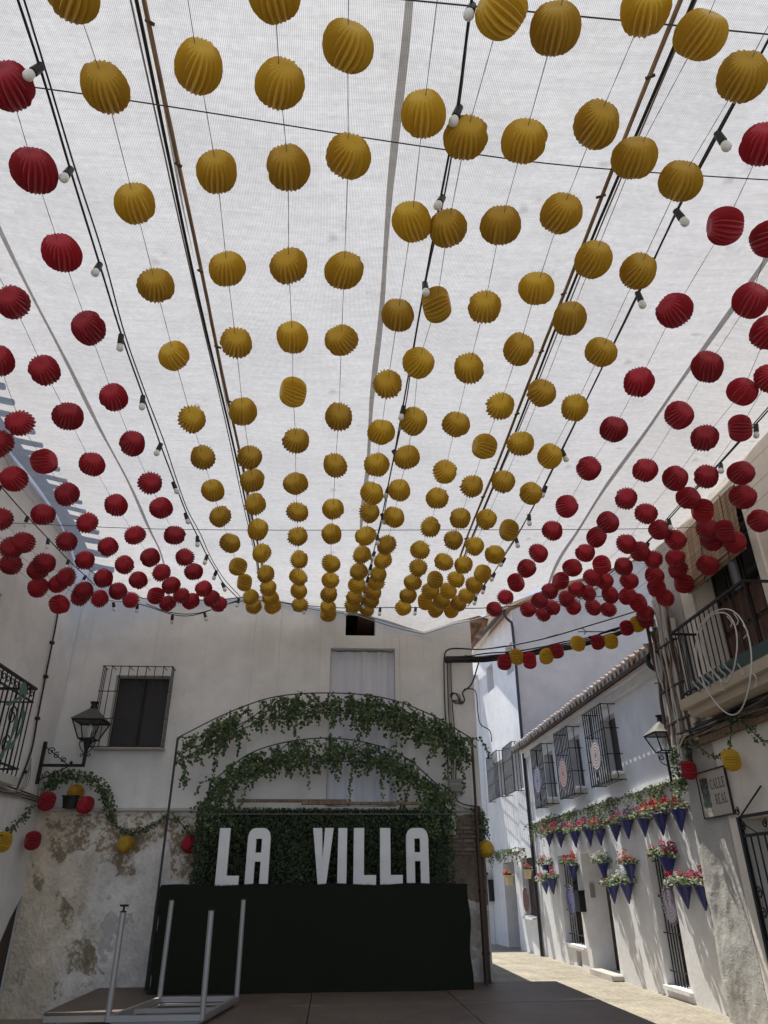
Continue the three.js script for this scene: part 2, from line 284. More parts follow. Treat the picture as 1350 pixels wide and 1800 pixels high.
// ---------- left building ----------
{
  const b = thing('left_house', 'white house along the left edge with balcony and tiled eave', 'house');
  part(b, 'wall', plate('d', XL, [[2, 0], [11.3, 0], [11.62, .75], [11.9, 1.2], [12.185, 1.5], [12.185, 7.6], [2, 7.6]], [rect(8.2, 9.3, 2.9, 5.1)], .35, -1), M.white);
  part(b, 'shade_panel', plate('d', XL - .035, [[11, 0], [12.183, 0], [12.183, 1.6], [11, 1.6]], [], .05, -1), M.brownPipe, 'dark brown panel standing in for the shade inside the slanted opening');  // added dark sheet; its colour stands in for shade inside the opening
  part(b, 'balcony_door', plate('d', XL - .25, rect(8.1, 9.4, 2.85, 5.15), [], .04, -1), M.woodDark);
  part(b, 'house_body', box(-8.6, XL - .36, 0, 7.3, 2.02, 14.5), M.white);
  part(b, 'roof', muv(new THREE.BoxGeometry(4.2, .1, 9.9).rotateZ(-.3).translate(-6.44, 8.2, -6.95)), M.terracotta[0]);
  const tg = new THREE.CylinderGeometry(.105, .125, .7, 10, 1, false, 0, Math.PI).rotateX(Math.PI / 2).rotateY(Math.PI / 2);
  for (let i = 0; i < 30; i++) { const m = part(b, 'eave_tile', tg, M.terracotta[i % 4]); m.rotation.z = -.3; m.position.set(-4.44 + rr(-.02, .02), 7.64, -(11.75 - i * .315 + rr(-.02, .02))); m.rotation.y = rr(-.04, .04); }
  part(b, 'cornice', box(XL, -4.43, 7.42, 7.52, 2, 11.85), M.white);
  // balcony
  const bal = part(b, 'balcony', cbox(XL - .02, -4.0, 2.74, 2.84, 7.2, 9.86, .02), M.kerb);
  part(bal, 'handrail', merge([box(-4.05, -4.01, 3.95, 3.98, 7.2, 9.83), box(XL, -4.05, 3.95, 3.98, 9.79, 9.83)]), M.iron);
  part(bal, 'lower_rail', merge([box(-4.045, -4.015, 2.93, 2.95, 7.2, 9.82), box(XL, -4.05, 2.93, 2.95, 9.795, 9.825), box(-4.045, -4.015, 3.78, 3.795, 7.2, 9.82), box(XL, -4.05, 3.78, 3.795, 9.795, 9.825)]), M.iron);
  for (let i = 0; i < 20; i++) part(bal, 'baluster', bar(V(-4.03, 2.85, 9.8 - i * .13), V(-4.03, 3.95, 9.8 - i * .13), .009), M.iron);
  for (let i = 1; i < 4; i++) part(bal, 'baluster', bar(V(-4.03 - i * .12, 2.85, 9.81), V(-4.03 - i * .12, 3.95, 9.81), .009), M.iron);
  for (let i = 0; i < 19; i++) part(bal, 'scroll', scroll(V(-4.03, 3.87, 9.73 - i * .13), UZ, UY, .055, 1, .007), M.iron);
  for (const [d, y] of [[9.28, 3.5], [9.28, 3.15]]) part(bal, 'scroll', scroll(V(-4.02, y, d), UZ, UY, .13, 1.4, .009), M.iron);
}
// faded green cloth strips tied to the left balcony
{
  const g = thing('cloth_garland', 'faded green cloth strips tied to the left balcony railing', 'garland');
  for (const pts of [[V(-3.99, 3.93, 9.35), V(-3.96, 3.6, 9.42), V(-3.98, 3.36, 9.5), V(-3.97, 3.1, 9.3)], [V(-3.99, 3.78, 9.4), V(-3.95, 3.7, 9.2), V(-3.97, 3.55, 8.95)], [V(-3.99, 3.9, 9.3), V(-3.96, 3.3, 9.28), V(-3.97, 2.95, 9.1)]]) {
    const c = new THREE.CatmullRomCurve3(pts), P = [], I = [];
    for (let i = 0; i <= 16; i++) { const q = c.getPoint(i / 16), w = .035 + .02 * Math.sin(i); P.push(q.x + .012 * Math.sin(i * 1.3), q.y, q.z - w, q.x - .012 * Math.sin(i * 1.3), q.y + .01, q.z + w); if (i < 16) I.push(i * 2, i * 2 + 1, i * 2 + 2, i * 2 + 1, i * 2 + 3, i * 2 + 2); }
    const q = new THREE.BufferGeometry(); q.setAttribute('position', new THREE.Float32BufferAttribute(P, 3)); q.setIndex(I); q.computeVertexNormals(); part(g, 'strip', q, M.greenCloth);
  }
}
{ // black service cable clipped to the left wall, and the bundle running along under the balcony
  const c = thing('wall_cable', 'black cable clipped down the left wall from the lanterns', 'cable');
  part(c, 'cable', tube([V(-4.5, 5.62, 11.1), V(-4.5, 5.49, 11.15), V(-4.5, 4.5, 11.22), V(-4.5, 3.87, 11.26), V(-4.5, 3.4, 11.3), V(-4.5, 2.86, 11.1)], .014, 30), M.cable);
  for (const [y, d] of [[5.03, 11.18], [4.5, 11.23], [3.87, 11.26], [3.1, 11.28]]) part(c, 'clip', cbox(XL, -4.47, y - .02, y + .02, d - .035, d + .035, .004), M.cable);
  const k = thing('cable_bundle', 'grey cable bundle along the left wall below the balcony', 'cables');
  for (let i = 0; i < 5; i++) part(k, 'cable', tube([V(-4.49, 2.66 + i * .022, 7), V(-4.48, 2.73 + i * .02, 9), V(-4.49, 2.76 + i * .02 - .04 * (i % 2), 10.6), V(-4.48, 2.76 + i * .016, 11.7), V(-4.42, 2.74 + i * .012, 12.12)], .012, 30), i % 2 ? M.cableGrey : M.rust2);
  for (let i = 0; i < 3; i++) part(k, 'loose_loop', tube([V(-4.48, 3.3, 11.3), V(-4.46, 2.95 - i * .03, 11.35 - i * .1), V(-4.46, 2.80 - i * .02, 10.9 - i * .2), V(-4.47, 2.84, 10.3)], .008, 24), M.cableGrey);
  part(k, 'conduit', merge([bar(V(-4.5, 2.8, 11.95), V(-4.5, 3.15, 11.95), .02), bar(V(-4.5, 2.85, 12.02), V(-4.5, 3.1, 12.02), .012)]), M.pvc);
}

// ---------- right-hand house at the corner of the street ----------
{
  const b = thing('right_corner_house', 'cream corner house on the right with balcony and rough plaster corner', 'house');
  part(b, 'wall', plate('d', XR, [[3, 0], [9.95, 0], [9.95, 8.4], [3, 8.4]], [rect(7.85, 9.55, 3.92, 6.34), rect(7.4, 9.62, 0, 2.33)], .4), M.cream);
  // lumpy whitewashed corner strip
  const nu = 60, nv = 200, P = [], I = [], UVs = [];
  for (let j = 0; j <= nv; j++) for (let i = 0; i <= nu; i++) {
    const y = j / nv * 8.4, t = i / nu, low = smooth((3.3 - y) / 1.6);
    let d, x; // the strip runs along the wall and turns round the corner
    if (t < .6) { d = 9.94 + t / .6 * .92; x = XR; } else if (t < .78) { const a = (t - .6) / .18 * Math.PI / 2; d = 10.86 + .1 * Math.sin(a); x = XR + .1 * (1 - Math.cos(a)); } else { d = 10.96; x = XR + .1 + (t - .78) / .22 * .6; }
    const n = fbm(d * .13 + x * .21, y * .09, 16, 5, .55) - .5, n2 = fbm(d * .3 + x * .2, y * .25, 20, 4) - .5, k = smooth((t - .02) / .25);
    const amp = k * ((.03 + .035 * low) * n + .028 * n2 - .05 * low * smooth((t - .2) / .4));
    const nx = t < .6 ? 1 : t < .78 ? .7 : 0, nd = t < .6 ? 0 : t < .78 ? .7 : 1;
    P.push(x + amp * nx, y, -(d - amp * nd)); UVs.push(d + x, y);
    if (i < nu && j < nv) { const a = j * (nu + 1) + i; I.push(a, a + 1, a + nu + 1, a + 1, a + nu + 2, a + nu + 1); }
  }
  const g = new THREE.BufferGeometry(); g.setAttribute('position', new THREE.Float32BufferAttribute(P, 3)); g.setAttribute('uv', new THREE.Float32BufferAttribute(UVs, 2)); g.setIndex(I); g.computeVertexNormals();
  const rm = M.rough.clone(); rm.side = THREE.DoubleSide; part(b, 'rough_corner', g, rm, 'lumpy whitewashed plaster at the street corner');
  part(b, 'end_wall', box(5.72, 12, 0, 8.4, 10.4, 10.9), M.cream);
  part(b, 'roof', box(5.0, 12, 8.4, 8.5, 3, 11), M.terracotta[0]);
  // balcony doors
  const door = part(b, 'balcony_door', plate('d', XR + .34, rect(7.8, 9.6, 3.9, 6.4), [], .05), M.woodDark);
  for (const [a, c] of [[7.9, 8.3], [8.32, 8.7], [8.74, 9.1], [9.12, 9.5]]) { for (const [y0, y1] of [[4.0, 4.34], [4.4, 4.72], [4.8, 5.2]]) part(door, 'door_panel', cbox(5.618, 5.638, y0, y1, a + .03, c - .03, .008), M.wood); part(door, 'door_pane', box(5.622, 5.638, 5.26, 6.2, a + .05, c - .05), M.darkGlass); part(door, 'stile', cbox(5.605, 5.638, 3.95, 6.35, c - .02, c + .015, .004), M.woodDark); }
  part(b, 'door_frame', merge([box(5.27, 5.31, 3.9, 6.42, 9.55, 9.66), box(5.27, 5.31, 3.9, 6.42, 7.7, 7.85), box(5.27, 5.31, 6.34, 6.44, 7.7, 9.66)]), M.cream);
  // balcony
  const bal = part(b, 'balcony', cbox(4.80, XR + .02, 3.73, 3.86, 6.6, 9.68, .025), M.ochre, 'ochre balcony slab with green tile edge');
  part(bal, 'cornice', cbox(4.88, XR, 3.62, 3.732, 6.65, 9.6, .03), M.ochre);
  part(bal, 'green_skirting', box(4.805, 4.835, 3.861, 4.02, 6.6, 9.1), M.greenPaint);
  for (let i = 0; i < 7; i++) part(bal, 'wavy_trim', tube([V(4.79, 3.96, 9.15 - i * .14), V(4.775, 4.0, 9.11 - i * .14), V(4.775, 3.93, 9.06 - i * .14), V(4.785, 3.88, 9.01 - i * .14), V(4.78, 3.84, 9.0 - i * .14)], .016, 14), M.plasticGrey);
  part(bal, 'handrail', merge([box(4.83, 4.865, 4.80, 4.83, 7.55, 9.62), box(4.865, XR, 4.80, 4.83, 9.59, 9.62), box(4.865, XR, 4.80, 4.83, 7.55, 7.58)]), M.iron);
  part(bal, 'lower_rail', merge([box(4.835, 4.86, 3.93, 3.95, 7.56, 9.61), box(4.86, XR, 3.93, 3.95, 9.595, 9.615), box(4.86, XR, 3.93, 3.95, 7.56, 7.58)]), M.iron);
  for (let i = 0; i < 17; i++) { const d = 9.6 - i * .127; part(bal, 'baluster', bar(V(4.848, 3.86, d), V(4.848, 4.8, d), .0085), M.iron); }
  for (const dd of [9.605, 7.565]) for (let i = 1; i < 4; i++) part(bal, 'baluster', bar(V(4.848 + i * .11, 3.86, dd), V(4.848 + i * .11, 4.8, dd), .0085), M.iron);
  // wooden lintel rail and ledge where the cables run
  part(b, 'ledge', cbox(5.2, 5.297, 3.36, 3.46, 3.1, 10.3, .02), M.oldWood);
  part(b, 'entrance', room(XR + .402, 8.5, 0, 2.4, 7.3, 9.7, 'left'), M.cream, 'unlit entrance passage behind the gate');
}
{ // slatted roller blind over the balcony door
  const t = thing('roller_blind', 'half-lowered wooden slat blind above the right balcony door', 'blind', null, V(5.26, 6.35, 8.55));
  const sg = local(cbox(5.245, 5.257, 0, .03, 7.9, 9.5, .003), V(5.26, 0, 8.55));
  for (let i = 0; i < 21; i++) { const m = part(t, 'slat', sg, M.blind); m.position.y = -.04 - i * .0385; m.rotation.z = rr(-.04, .04); m.position.x = rr(-.003, .003) - i * .003; }
  for (let i = 0; i < 5; i++) part(t, 'rolled_slat', local(bar(V(5.21 - .012 * (i % 2), 5.42 + i * .036, 7.9), V(5.21 - .012 * (i % 2), 5.42 + i * .036, 9.5), .02), V(5.26, 6.35, 8.55)), M.blind);
  for (const d of [8.2, 8.9]) part(t, 'cord', local(tube([V(5.235, 6.36, d), V(5.21, 5.9, d), V(5.17, 5.5, d + .02), V(5.19, 5.36, d + .06), V(5.24, 5.42, d + .04)], .006, 16), V(5.26, 6.35, 8.55)), M.cable);
}
{ // iron gate of the right house
  const t = thing('iron_gate', 'black wrought-iron gate with scrolls at the right edge', 'gate');
  part(t, 'post', cbox(5.225, 5.275, 0, 2.36, 9.55, 9.61, .006), M.iron);
  for (const y of [.15, 2.12, 2.34]) part(t, 'rail', cbox(5.235, 5.265, y, y + .035, 7.5, 9.55, .004), M.iron);
  for (let i = 1; i < 13; i++) part(t, 'bar', bar(V(5.25, .15, 9.55 - i * .16), V(5.25, 2.12, 9.55 - i * .16), .011), M.iron);
  part(t, 'brace', merge([bar(V(5.25, 2.34, 9.58), V(5.25, 2.66, 8.9), .011), bar(V(5.25, 2.3, 9.55), V(5.25, 2.14, 9.2), .008)]), M.iron);
  for (const y of [.55, .95, 1.28, 1.5]) part(t, 'scroll', scroll(V(5.24, y, 9.47), UZ, UY, .07, 1.3, .009, y * 5), M.iron);
  for (const [y, d] of [[2.43, 9.57], [2.25, 9.5], [2.25, 9.0]]) part(t, 'scroll', scroll(V(5.24, y, d), UZ, UY, .055, 1.3, .009, 2), M.iron);
}
{ // street sign
  const t = thing('street_sign', 'tiled street sign reading CALLE REAL on the right corner', 'sign');
  const tx = canvasTex(512, 420, (c, w, h) => {
    c.fillStyle = '#b9b1a4'; c.fillRect(0, 0, w, h);
    for (let i = 0; i < 500; i++) { c.fillStyle = `rgba(${rnd() < .5 ? '90,80,70' : '225,220,210'},${rr(.03, .1)})`; c.fillRect(rnd() * w, rnd() * h, rr(2, 26), rr(2, 14)); }
    // painted view at the left: dark foliage over a tower, pale figures below
    for (let i = 0; i < 420; i++) { const y = rr(60, 330), k = y < 150 ? [46, 40, 36] : y < 230 ? [58, 54, 46] : [70, 88, 78]; c.fillStyle = `rgba(${k.map(v => Math.round(v * rr(.6, 1.35)))},.55)`; c.beginPath(); c.ellipse(rr(38, 170), y, rr(4, 16), rr(5, 20), rr(0, 3), 0, 7); c.fill(); }
    for (let i = 0; i < 14; i++) { c.fillStyle = 'rgba(70,66,60,.8)'; c.fillRect(60 + i * 9, rr(350, 366), 4, rr(8, 22)); }
    c.fillStyle = '#2b2420'; c.font = 'bold 118px serif'; c.textAlign = 'center';
    c.save(); c.translate(340, 176); c.scale(.66, 1.12); c.fillText('CALLE', 0, 0); c.restore();
    c.save(); c.translate(358, 318); c.scale(.66, 1.12); c.fillText('REAL', 0, 0); c.restore();
    c.strokeStyle = 'rgba(80,72,64,.5)'; c.lineWidth = 2; for (const x of [171, 341]) { c.beginPath(); c.moveTo(x, 0); c.lineTo(x, h); c.stroke(); } c.beginPath(); c.moveTo(0, 210); c.lineTo(w, 210); c.stroke();
  });
  const g = new THREE.PlaneGeometry(.80, .58).rotateY(-Math.PI / 2).translate(5.262, 2.71, -10.1);
  part(t, 'sign_face', g, std([1, 1, 1], .5, { map: tx }));
  part(t, 'sign_panel', cbox(5.265, 5.31, 2.42, 3.0, 9.70, 10.5, .004), M.kerb);
  part(t, 'frame', merge([cbox(5.25, 5.28, 3.0, 3.016, 9.685, 10.515, .003), cbox(5.25, 5.28, 2.404, 2.42, 9.685, 10.515, .003), cbox(5.25, 5.28, 2.42, 3.0, 9.685, 9.70, .003), cbox(5.25, 5.28, 2.42, 3.0, 10.5, 10.515, .003)]), M.iron);
}
{ // notice on the balcony door
  const c2 = canvasTex(160, 220, (c, w, h) => { c.fillStyle = '#cfccc4'; c.fillRect(0, 0, w, h); c.fillStyle = '#454442'; for (const y of [24, 86, 150]) for (let i = 0; i < 5; i++) { if ((i + y) % 4 === 1) continue; c.fillRect(14 + i * 27, y, rr(9, 19), rr(26, 34)); c.fillStyle = '#cfccc4'; c.fillRect(18 + i * 27, y + 8, 5, 8); c.fillStyle = '#454442'; } });
  const t = new THREE.Mesh(new THREE.PlaneGeometry(.36, .5).rotateY(-Math.PI / 2), std([1, 1, 1], .8, { map: c2, side: THREE.DoubleSide })); t.position.copy(V(5.585, 5.28, 7.98));
  tag(t, 'paper_notice', 'white paper notice with dark print on the right balcony door', 'notice');
}
{ // pipes, boards and cables bundled on the right corner
  const t = thing('corner_cables', 'weathered bundle of pipes and cables climbing the right corner', 'cables');
  for (let i = 0; i < 24; i++) {
    const d = 10.1 + i * .035, x = 5.24 - .035 * (i % 4), top = rr(4.9, 5.75), pts = []; for (let k = 0; k <= 6; k++) pts.push(V(x + rr(-.025, .025), lerp(3.42, top, k / 6), d + rr(-.035, .035)));
    part(t, i % 4 === 1 ? 'pipe' : 'cable', tube(pts, i % 4 === 1 ? .042 : rr(.012, .03), 24, 7), [M.cableGrey, M.cableWhite, M.oldWood, M.rust2, M.cableWhite][i % 5]);
  }
  for (const y of [3.75, 4.25, 4.9]) part(t, 'strap', cbox(5.12, 5.2, y, y + .025, 10.1, 10.9, .004), M.rust);
  part(t, 'insulator', bar(V(5.2, 4.42, 10.75), V(5.1, 4.45, 10.95), .014), M.cable);
  const h = thing('ledge_cables', 'tangle of cables along the ledge under the right balcony', 'cables');
  for (let i = 0; i < 11; i++) { const pts = []; for (let k = 0; k <= 9; k++) pts.push(V(5.2 - .03 * (i % 3) + rr(-.02, .02), 3.44 + .018 * i + rr(-.035, .035), lerp(10.55, 4.5, k / 9))); part(h, 'cable', tube(pts, rr(.008, .017), 40), [M.cable, M.rust2, M.oldWood, M.cableGrey][i % 4]); }
  for (let i = 0; i < 5; i++) part(h, 'loose_end', tube([V(5.2, 3.5, 10.2), V(5.12, 3.52 + rr(-.05, .08), 10.3), V(5.1, 3.44 + rr(-.06, .06), 10.5), V(5.12, 3.36 + rr(-.08, .05), 10.62)], .012, 14), [M.cableWhite, M.oldWood][i % 2]);
  part(h, 'bracket', merge([bar(V(5.22, 3.36, 10.45), V(5.22, 3.0, 10.6), .03), bar(V(5.25, 3.2, 10.5), V(5.15, 3.1, 10.55), .015)]), M.rust);
}
// white hoops hung on the right balcony
for (const [cx, cy, cd, r, w, lab] of [[4.66, 3.98, 8.05, .62, .008, 'large white plastic hoop hanging from the right balcony rail'], [4.74, 4.2, 8.2, .42, .009, 'smaller grey wrapped hoop behind the large white hoop']]) {
  const t = thing('hoop', lab, 'hoop', 'hoops on the right balcony', V(cx, cy, cd));
  const pts = []; for (let i = 0; i < 40; i++) { const a = i / 40 * Math.PI * 2; pts.push(new THREE.Vector3(.03 * Math.sin(a * 2), r * Math.sin(a) * (1 + .03 * Math.sin(3 * a)), r * Math.cos(a) * .98)); }
  part(t, 'ring', new THREE.TubeGeometry(new THREE.CatmullRomCurve3(pts, true), 80, w, 6, true), M.cableWhite);
  for (let i = 0; i < 4; i++) { const a = rr(0, 6.28), q = new THREE.Vector3(0, r * Math.sin(a), r * Math.cos(a)); part(t, 'tie', tube([q, q.clone().add(new THREE.Vector3(-.02, -.04, .05)), q.clone().add(new THREE.Vector3(.01, -.1, .02 + rr(-.05, .05))), q.clone().add(new THREE.Vector3(0, -.14, rr(-.1, .1)))], .006, 10), M.cableWhite); }
}
// ---------- low white house with barred windows along the street ----------
const upper = [[13.7, 14.8], [15.95, 16.97], [18.1, 19.15]];
{
  const b = thing('street_house', 'low white house with three caged windows along the side street', 'house');
  part(b, 'wall', plate('d', XA, rect(11, 20.8, 0, 5.22), [...upper.map(([a, c]) => rect(a + .12, c - .12, 3.5, 4.6)), rect(12.5, 13.35, .16, 2.13), rect(15.45, 17.0, .03, 2.2), rect(17.4, 18.75, .42, 2.22), rect(17.75, 18.1, .02, .3)], .6), M.cool);
  // deep door recess and its dark leaf
  const dr = part(b, 'door', plate('d', XA + .48, rect(15.4, 17.05, 0, 2.25), [], .05), M.woodDark);
  for (const [a, c] of [[15.55, 16.2], [16.25, 16.9]]) for (const [y0, y1] of [[.2, 1.0], [1.1, 2.05]]) part(dr, 'door_panel', cbox(5.965, 5.979, y0, y1, a, c, .006), M.woodDark);
  part(b, 'door_step', cbox(5.28, 5.52, 0, .1, 15.3, 16.6, .02), M.kerb);
  part(b, 'doorbell_plate', box(5.62, 5.72, 1.35, 1.62, 16.965, 16.995), M.plasticGrey);
  part(b, 'number_plate', cbox(5.475, 5.499, 2.28, 2.42, 16.2, 16.35, .004), M.kerb);
  // tall ground-floor windows with flat bars
  for (const [a, c, y0, y1] of [[12.5, 13.35, .16, 2.13], [17.4, 18.75, .42, 2.22]]) {
    const w = part(b, 'window', plate('d', XA + .32, rect(a - .05, c + .05, y0 - .05, y1 + .05), [], .03), M.woodDark);
    for (let i = 1; i < 8; i++) { const d = lerp(a, c, i / 8); part(w, 'bar', bar(V(5.6, y0, d), V(5.6, y1, d), .011), M.iron); }
    for (let k = 0; k < 4; k++) { const y = lerp(y0, y1, .1 + k * .27); part(w, 'crossbar', bar(V(5.585, y, a - .06), V(5.585, y, c + .02), .010), M.iron); }
    part(b, 'window_sill', cbox(5.44, 5.62, y0 - .06, y0 - .002, a - .08, c + .06, .015), M.cool);
  }
  part(b, 'vent_hatch', plate('d', XA + .12, rect(17.7, 18.15, 0, .34), [], .03), M.rust2);
  // upper windows: reveals, dark panes and cages of bars standing out from the wall
  for (const [a, c] of upper) {
    part(b, 'window', plate('d', XA + .2, rect(a + .08, c - .08, 3.45, 4.65), [], .03), std([.035, .034, .036], .3));
    const x = 5.2, g = part(b, 'window_grille', merge([bar(V(x, 3.34, a), V(x, 3.34, c), .011), bar(V(x, 4.74, a), V(x, 4.74, c), .011), ...[a, c].flatMap(d => [3.34, 4.74].map(y => bar(V(x, y, d), V(XA, y, d), .011)))]), M.iron);
    for (let i = 0; i <= 9; i++) { const d = lerp(a, c, i / 9); part(g, 'bar', bar(V(x, 3.3, d), V(x, 4.76, d), .012), M.iron); }
    for (const d of [a, c]) part(g, 'bar', bar(V(x + .15, 3.34, d), V(x + .15, 4.74, d), .0095), M.iron);
    for (const y of [3.8, 4.28]) { part(g, 'crossbar', bar(V(x, y, a), V(x, y, c), .0095), M.iron); for (const d of [a, c]) part(g, 'crossbar', bar(V(x, y, d), V(XA, y, d), .0095), M.iron); }
    for (let i = 1; i < 4; i++) part(g, 'base_bar', bar(V(x + i * .08, 3.34, a), V(x + i * .08, 3.34, c), .008), M.iron);
    part(b, 'window_sill', cbox(5.3, 5.51, 3.44, 3.495, a + .02, c - .02, .012), M.cool);
  }
  // ledge under the windows, moulded cornice, gutter and tiled roof edge
  part(b, 'ledge', cbox(5.42, 5.498, 3.06, 3.12, 11, 20.7, .015), M.cool);
  part(b, 'cornice', cbox(5.40, 5.497, 4.78, 4.90, 11, 20.78, .03), M.cool);
  part(b, 'cornice', cbox(5.30, 5.497, 4.905, 4.97, 11, 20.78, .03), M.cool);
  part(b, 'gutter', cbox(5.12, 5.2, 4.95, 5.03, 11, 20.9, .02), M.brownPipe);
  part(b, 'downpipe', tube([V(5.16, 4.95, 11.15), V(5.16, 4.8, 11.15), V(5.3, 4.68, 11.12), V(5.42, 4.6, 11.08)], .04, 14, 8), M.blackPipe);
  const roof = part(b, 'roof', muv(new THREE.BoxGeometry(4.2, .08, 9.8).rotateZ(.3).translate(7.22, 5.64, -15.9)), M.terracotta[1]);
  const tg = new THREE.CylinderGeometry(.075, .09, .7, 10, 1, false, 0, Math.PI).rotateX(Math.PI / 2).rotateY(-Math.PI / 2);
  const cap = new THREE.CylinderGeometry(.088, .088, .02, 10, 1, false, 0, Math.PI).rotateX(Math.PI / 2).rotateY(-Math.PI / 2);
  for (let i = 0; i < 46; i++) { const m = part(roof, 'roof_tile', tg, M.terracotta[(i * 7) % 4]); m.rotation.z = .3; m.position.set(5.42 + rr(-.02, .02), 5.14 + rr(-.01, .01), -(11.05 + i * .212 + rr(-.015, .015))); const e = part(roof, 'tile_mortar', cap, M.kerb); e.rotation.z = .3; e.position.set(m.position.x - .33, m.position.y - .108, m.position.z); }
}
{ // dark letter box on the wall beside the barred window
  const t = thing('letter_box', 'dark letter box on the street wall beside the blue disc', 'box');
  part(t, 'case', cbox(5.36, 5.499, 1.08, 1.45, 17.0, 17.34, .012), M.iron); part(t, 'lid', cbox(5.345, 5.499, 1.45, 1.49, 16.98, 17.36, .008), M.iron); part(t, 'slot', box(5.352, 5.36, 1.34, 1.36, 17.06, 17.28), M.rust);
}
// ---------- tall house behind, its gable above the low roof, and the street end ----------
{
  const b = thing('tall_street_house', 'tall pale house with black gutter beyond the low street house', 'house');
  const bx = d => 5.46 - .077 * (d - 20.8);
  // street front: built along d, then leaned to the street's bend
  const front = plate('d', 0, rect(20.805, 27, -.4, 9.25), [rect(21.0, 21.7, 7.4, 8.3), rect(23.2, 23.95, 7.4, 8.25), rect(21.1, 22.0, 4.05, 5.2), rect(22.8, 23.9, 4.05, 5.1), rect(20.98, 21.95, .86, 2.26), rect(22.6, 23.7, -.3, 2.2)], .4);
  const p = front.attributes.position; for (let i = 0; i < p.count; i++) p.setX(i, p.getX(i) + bx(-p.getZ(i))); front.computeVertexNormals();
  part(b, 'street_wall', front, M.cool);
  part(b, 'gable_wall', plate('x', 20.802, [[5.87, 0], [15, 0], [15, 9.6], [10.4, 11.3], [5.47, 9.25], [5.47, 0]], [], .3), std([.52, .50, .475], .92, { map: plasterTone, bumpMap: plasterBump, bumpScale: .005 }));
  for (const [a, c, y0, y1] of [[20.95, 21.75, 7.35, 8.35], [23.15, 24, 7.35, 8.3], [21.05, 22.05, 4, 5.25], [22.75, 23.95, 4, 5.15], [20.93, 22, .8, 2.3], [22.55, 23.75, -.35, 2.25]]) part(b, y0 < 0 ? 'door' : 'window', plate('d', bx((a + c) / 2) + (y0 > 0 && y0 < 1 ? .13 : .3), rect(a, c, y0, y1), [], .03), y0 < 0 ? M.woodDark : y0 > 7 ? std([.3, .29, .28], .5) : M.woodDark);
  for (const [a, c] of [[20.95, 22.15], [22.45, 24.0]]) {
    const x = bx((a + c) / 2) - .26, g = part(b, 'window_grille', merge([3.95, 5.28].flatMap(y => [bar(V(x, y, a), V(x, y, c), .011), bar(V(x, y, a), V(x + .27, y, a), .011), bar(V(x, y, c), V(x + .27, y, c), .011)])), M.iron);
    for (let i = 0; i <= 9; i++) { const d = lerp(a, c, i / 9); part(g, 'bar', bar(V(x, 3.93, d), V(x, 5.3, d), .013), M.iron); }
    for (const y of [4.4, 4.85]) part(g, 'crossbar', bar(V(x, y, a), V(x, y, c), .01), M.iron);
    for (let i = 1; i < 3; i++) part(g, 'bar', bar(V(x + i * .09, 3.95, a), V(x + i * .09, 5.28, a), .01), M.iron);
  }
  part(b, 'gutter', tube([V(5.2, 9.2, 20.6), V(4.98, 9.22, 23.5), V(4.72, 9.24, 27)], .06, 8, 8), M.blackPipe);
  part(b, 'soffit', muv(new THREE.BoxGeometry(.34, .06, 6.4).rotateY(-.077).translate(5.1, 9.28, -23.8)), M.cream);
  part(b, 'downpipe', tube([V(5.2, 9.18, 20.66), V(5.22, 8.97, 20.66), V(5.4, 8.82, 20.66), V(5.42, 8.5, 20.66), V(5.4, 5, 20.68), V(5.4, 1.9, 20.68), V(5.4, 0, 20.68)], .045, 60, 8), M.blackPipe);
  part(b, 'roof', muv(new THREE.BoxGeometry(5.6, .1, 6.6).rotateZ(.39).translate(7.75, 10.36, -24)), M.terracotta[1]);
  part(b, 'window_sill', cbox(5.3, 5.5, .78, .85, 20.95, 22.05, .012), M.cool);
  part(b, 'ledge', muv(new THREE.BoxGeometry(.09, .07, 4.2).rotateY(-.077).translate(5.28, 2.45, -23)), M.cool);
}
{
  const b = thing('street_end_house', 'narrow white house closing the far end of the street', 'house');
  part(b, 'wall', plate('x', 25, [[1.4, -.6], [5.13, -.6], [5.13, 8.2], [1.4, 8.0]], [], .4), M.cool);
  part(b, 'coping', cbox(1.4, 5.1, 8.2, 8.3, 24.9, 25.45, .02), M.kerb);
  part(b, 'meter_box', cbox(5.0, 5.2, 1.15, 1.75, 24.85, 24.99, .01), M.iron);
}
// ---------- ivy along the street ledges ----------
function ivyThing(label, fn, group) { const t = thing('ivy_garland', label, 'ivy', group), L = Leaves(); fn(L); stuffPart(t, 'leaves', leavesGeo(L), M.ivy); return t; }
ivyThing('variegated ivy hanging from the ledge of the low street house', L => { for (let i = 0; i < 290; i++) { const d = rr(11.2, 20.6); if (Math.sin(d * 5.3) + Math.sin(d * 2.1 + 1) < -1.2) continue; strand(L, V(5.44, 3.1, d), rr(.15, .62), .05, new THREE.Vector3(-1, .1, .4), .35); } });
ivyThing('thin ivy trailing over the doorway at the street end', L => { for (let i = 0; i < 60; i++) { const d = rr(21, 24.9); strand(L, V(5.22 - .06 * (d - 21), 2.52, d), rr(.1, .4), .06, new THREE.Vector3(-1, .1, .6), .4); } for (let i = 0; i < 26; i++) strand(L, V(rr(3.9, 5.1), 2.6 + rr(-.1, .1), 24.9), rr(.1, .4), .06, new THREE.Vector3(0, .1, 1), .4); });

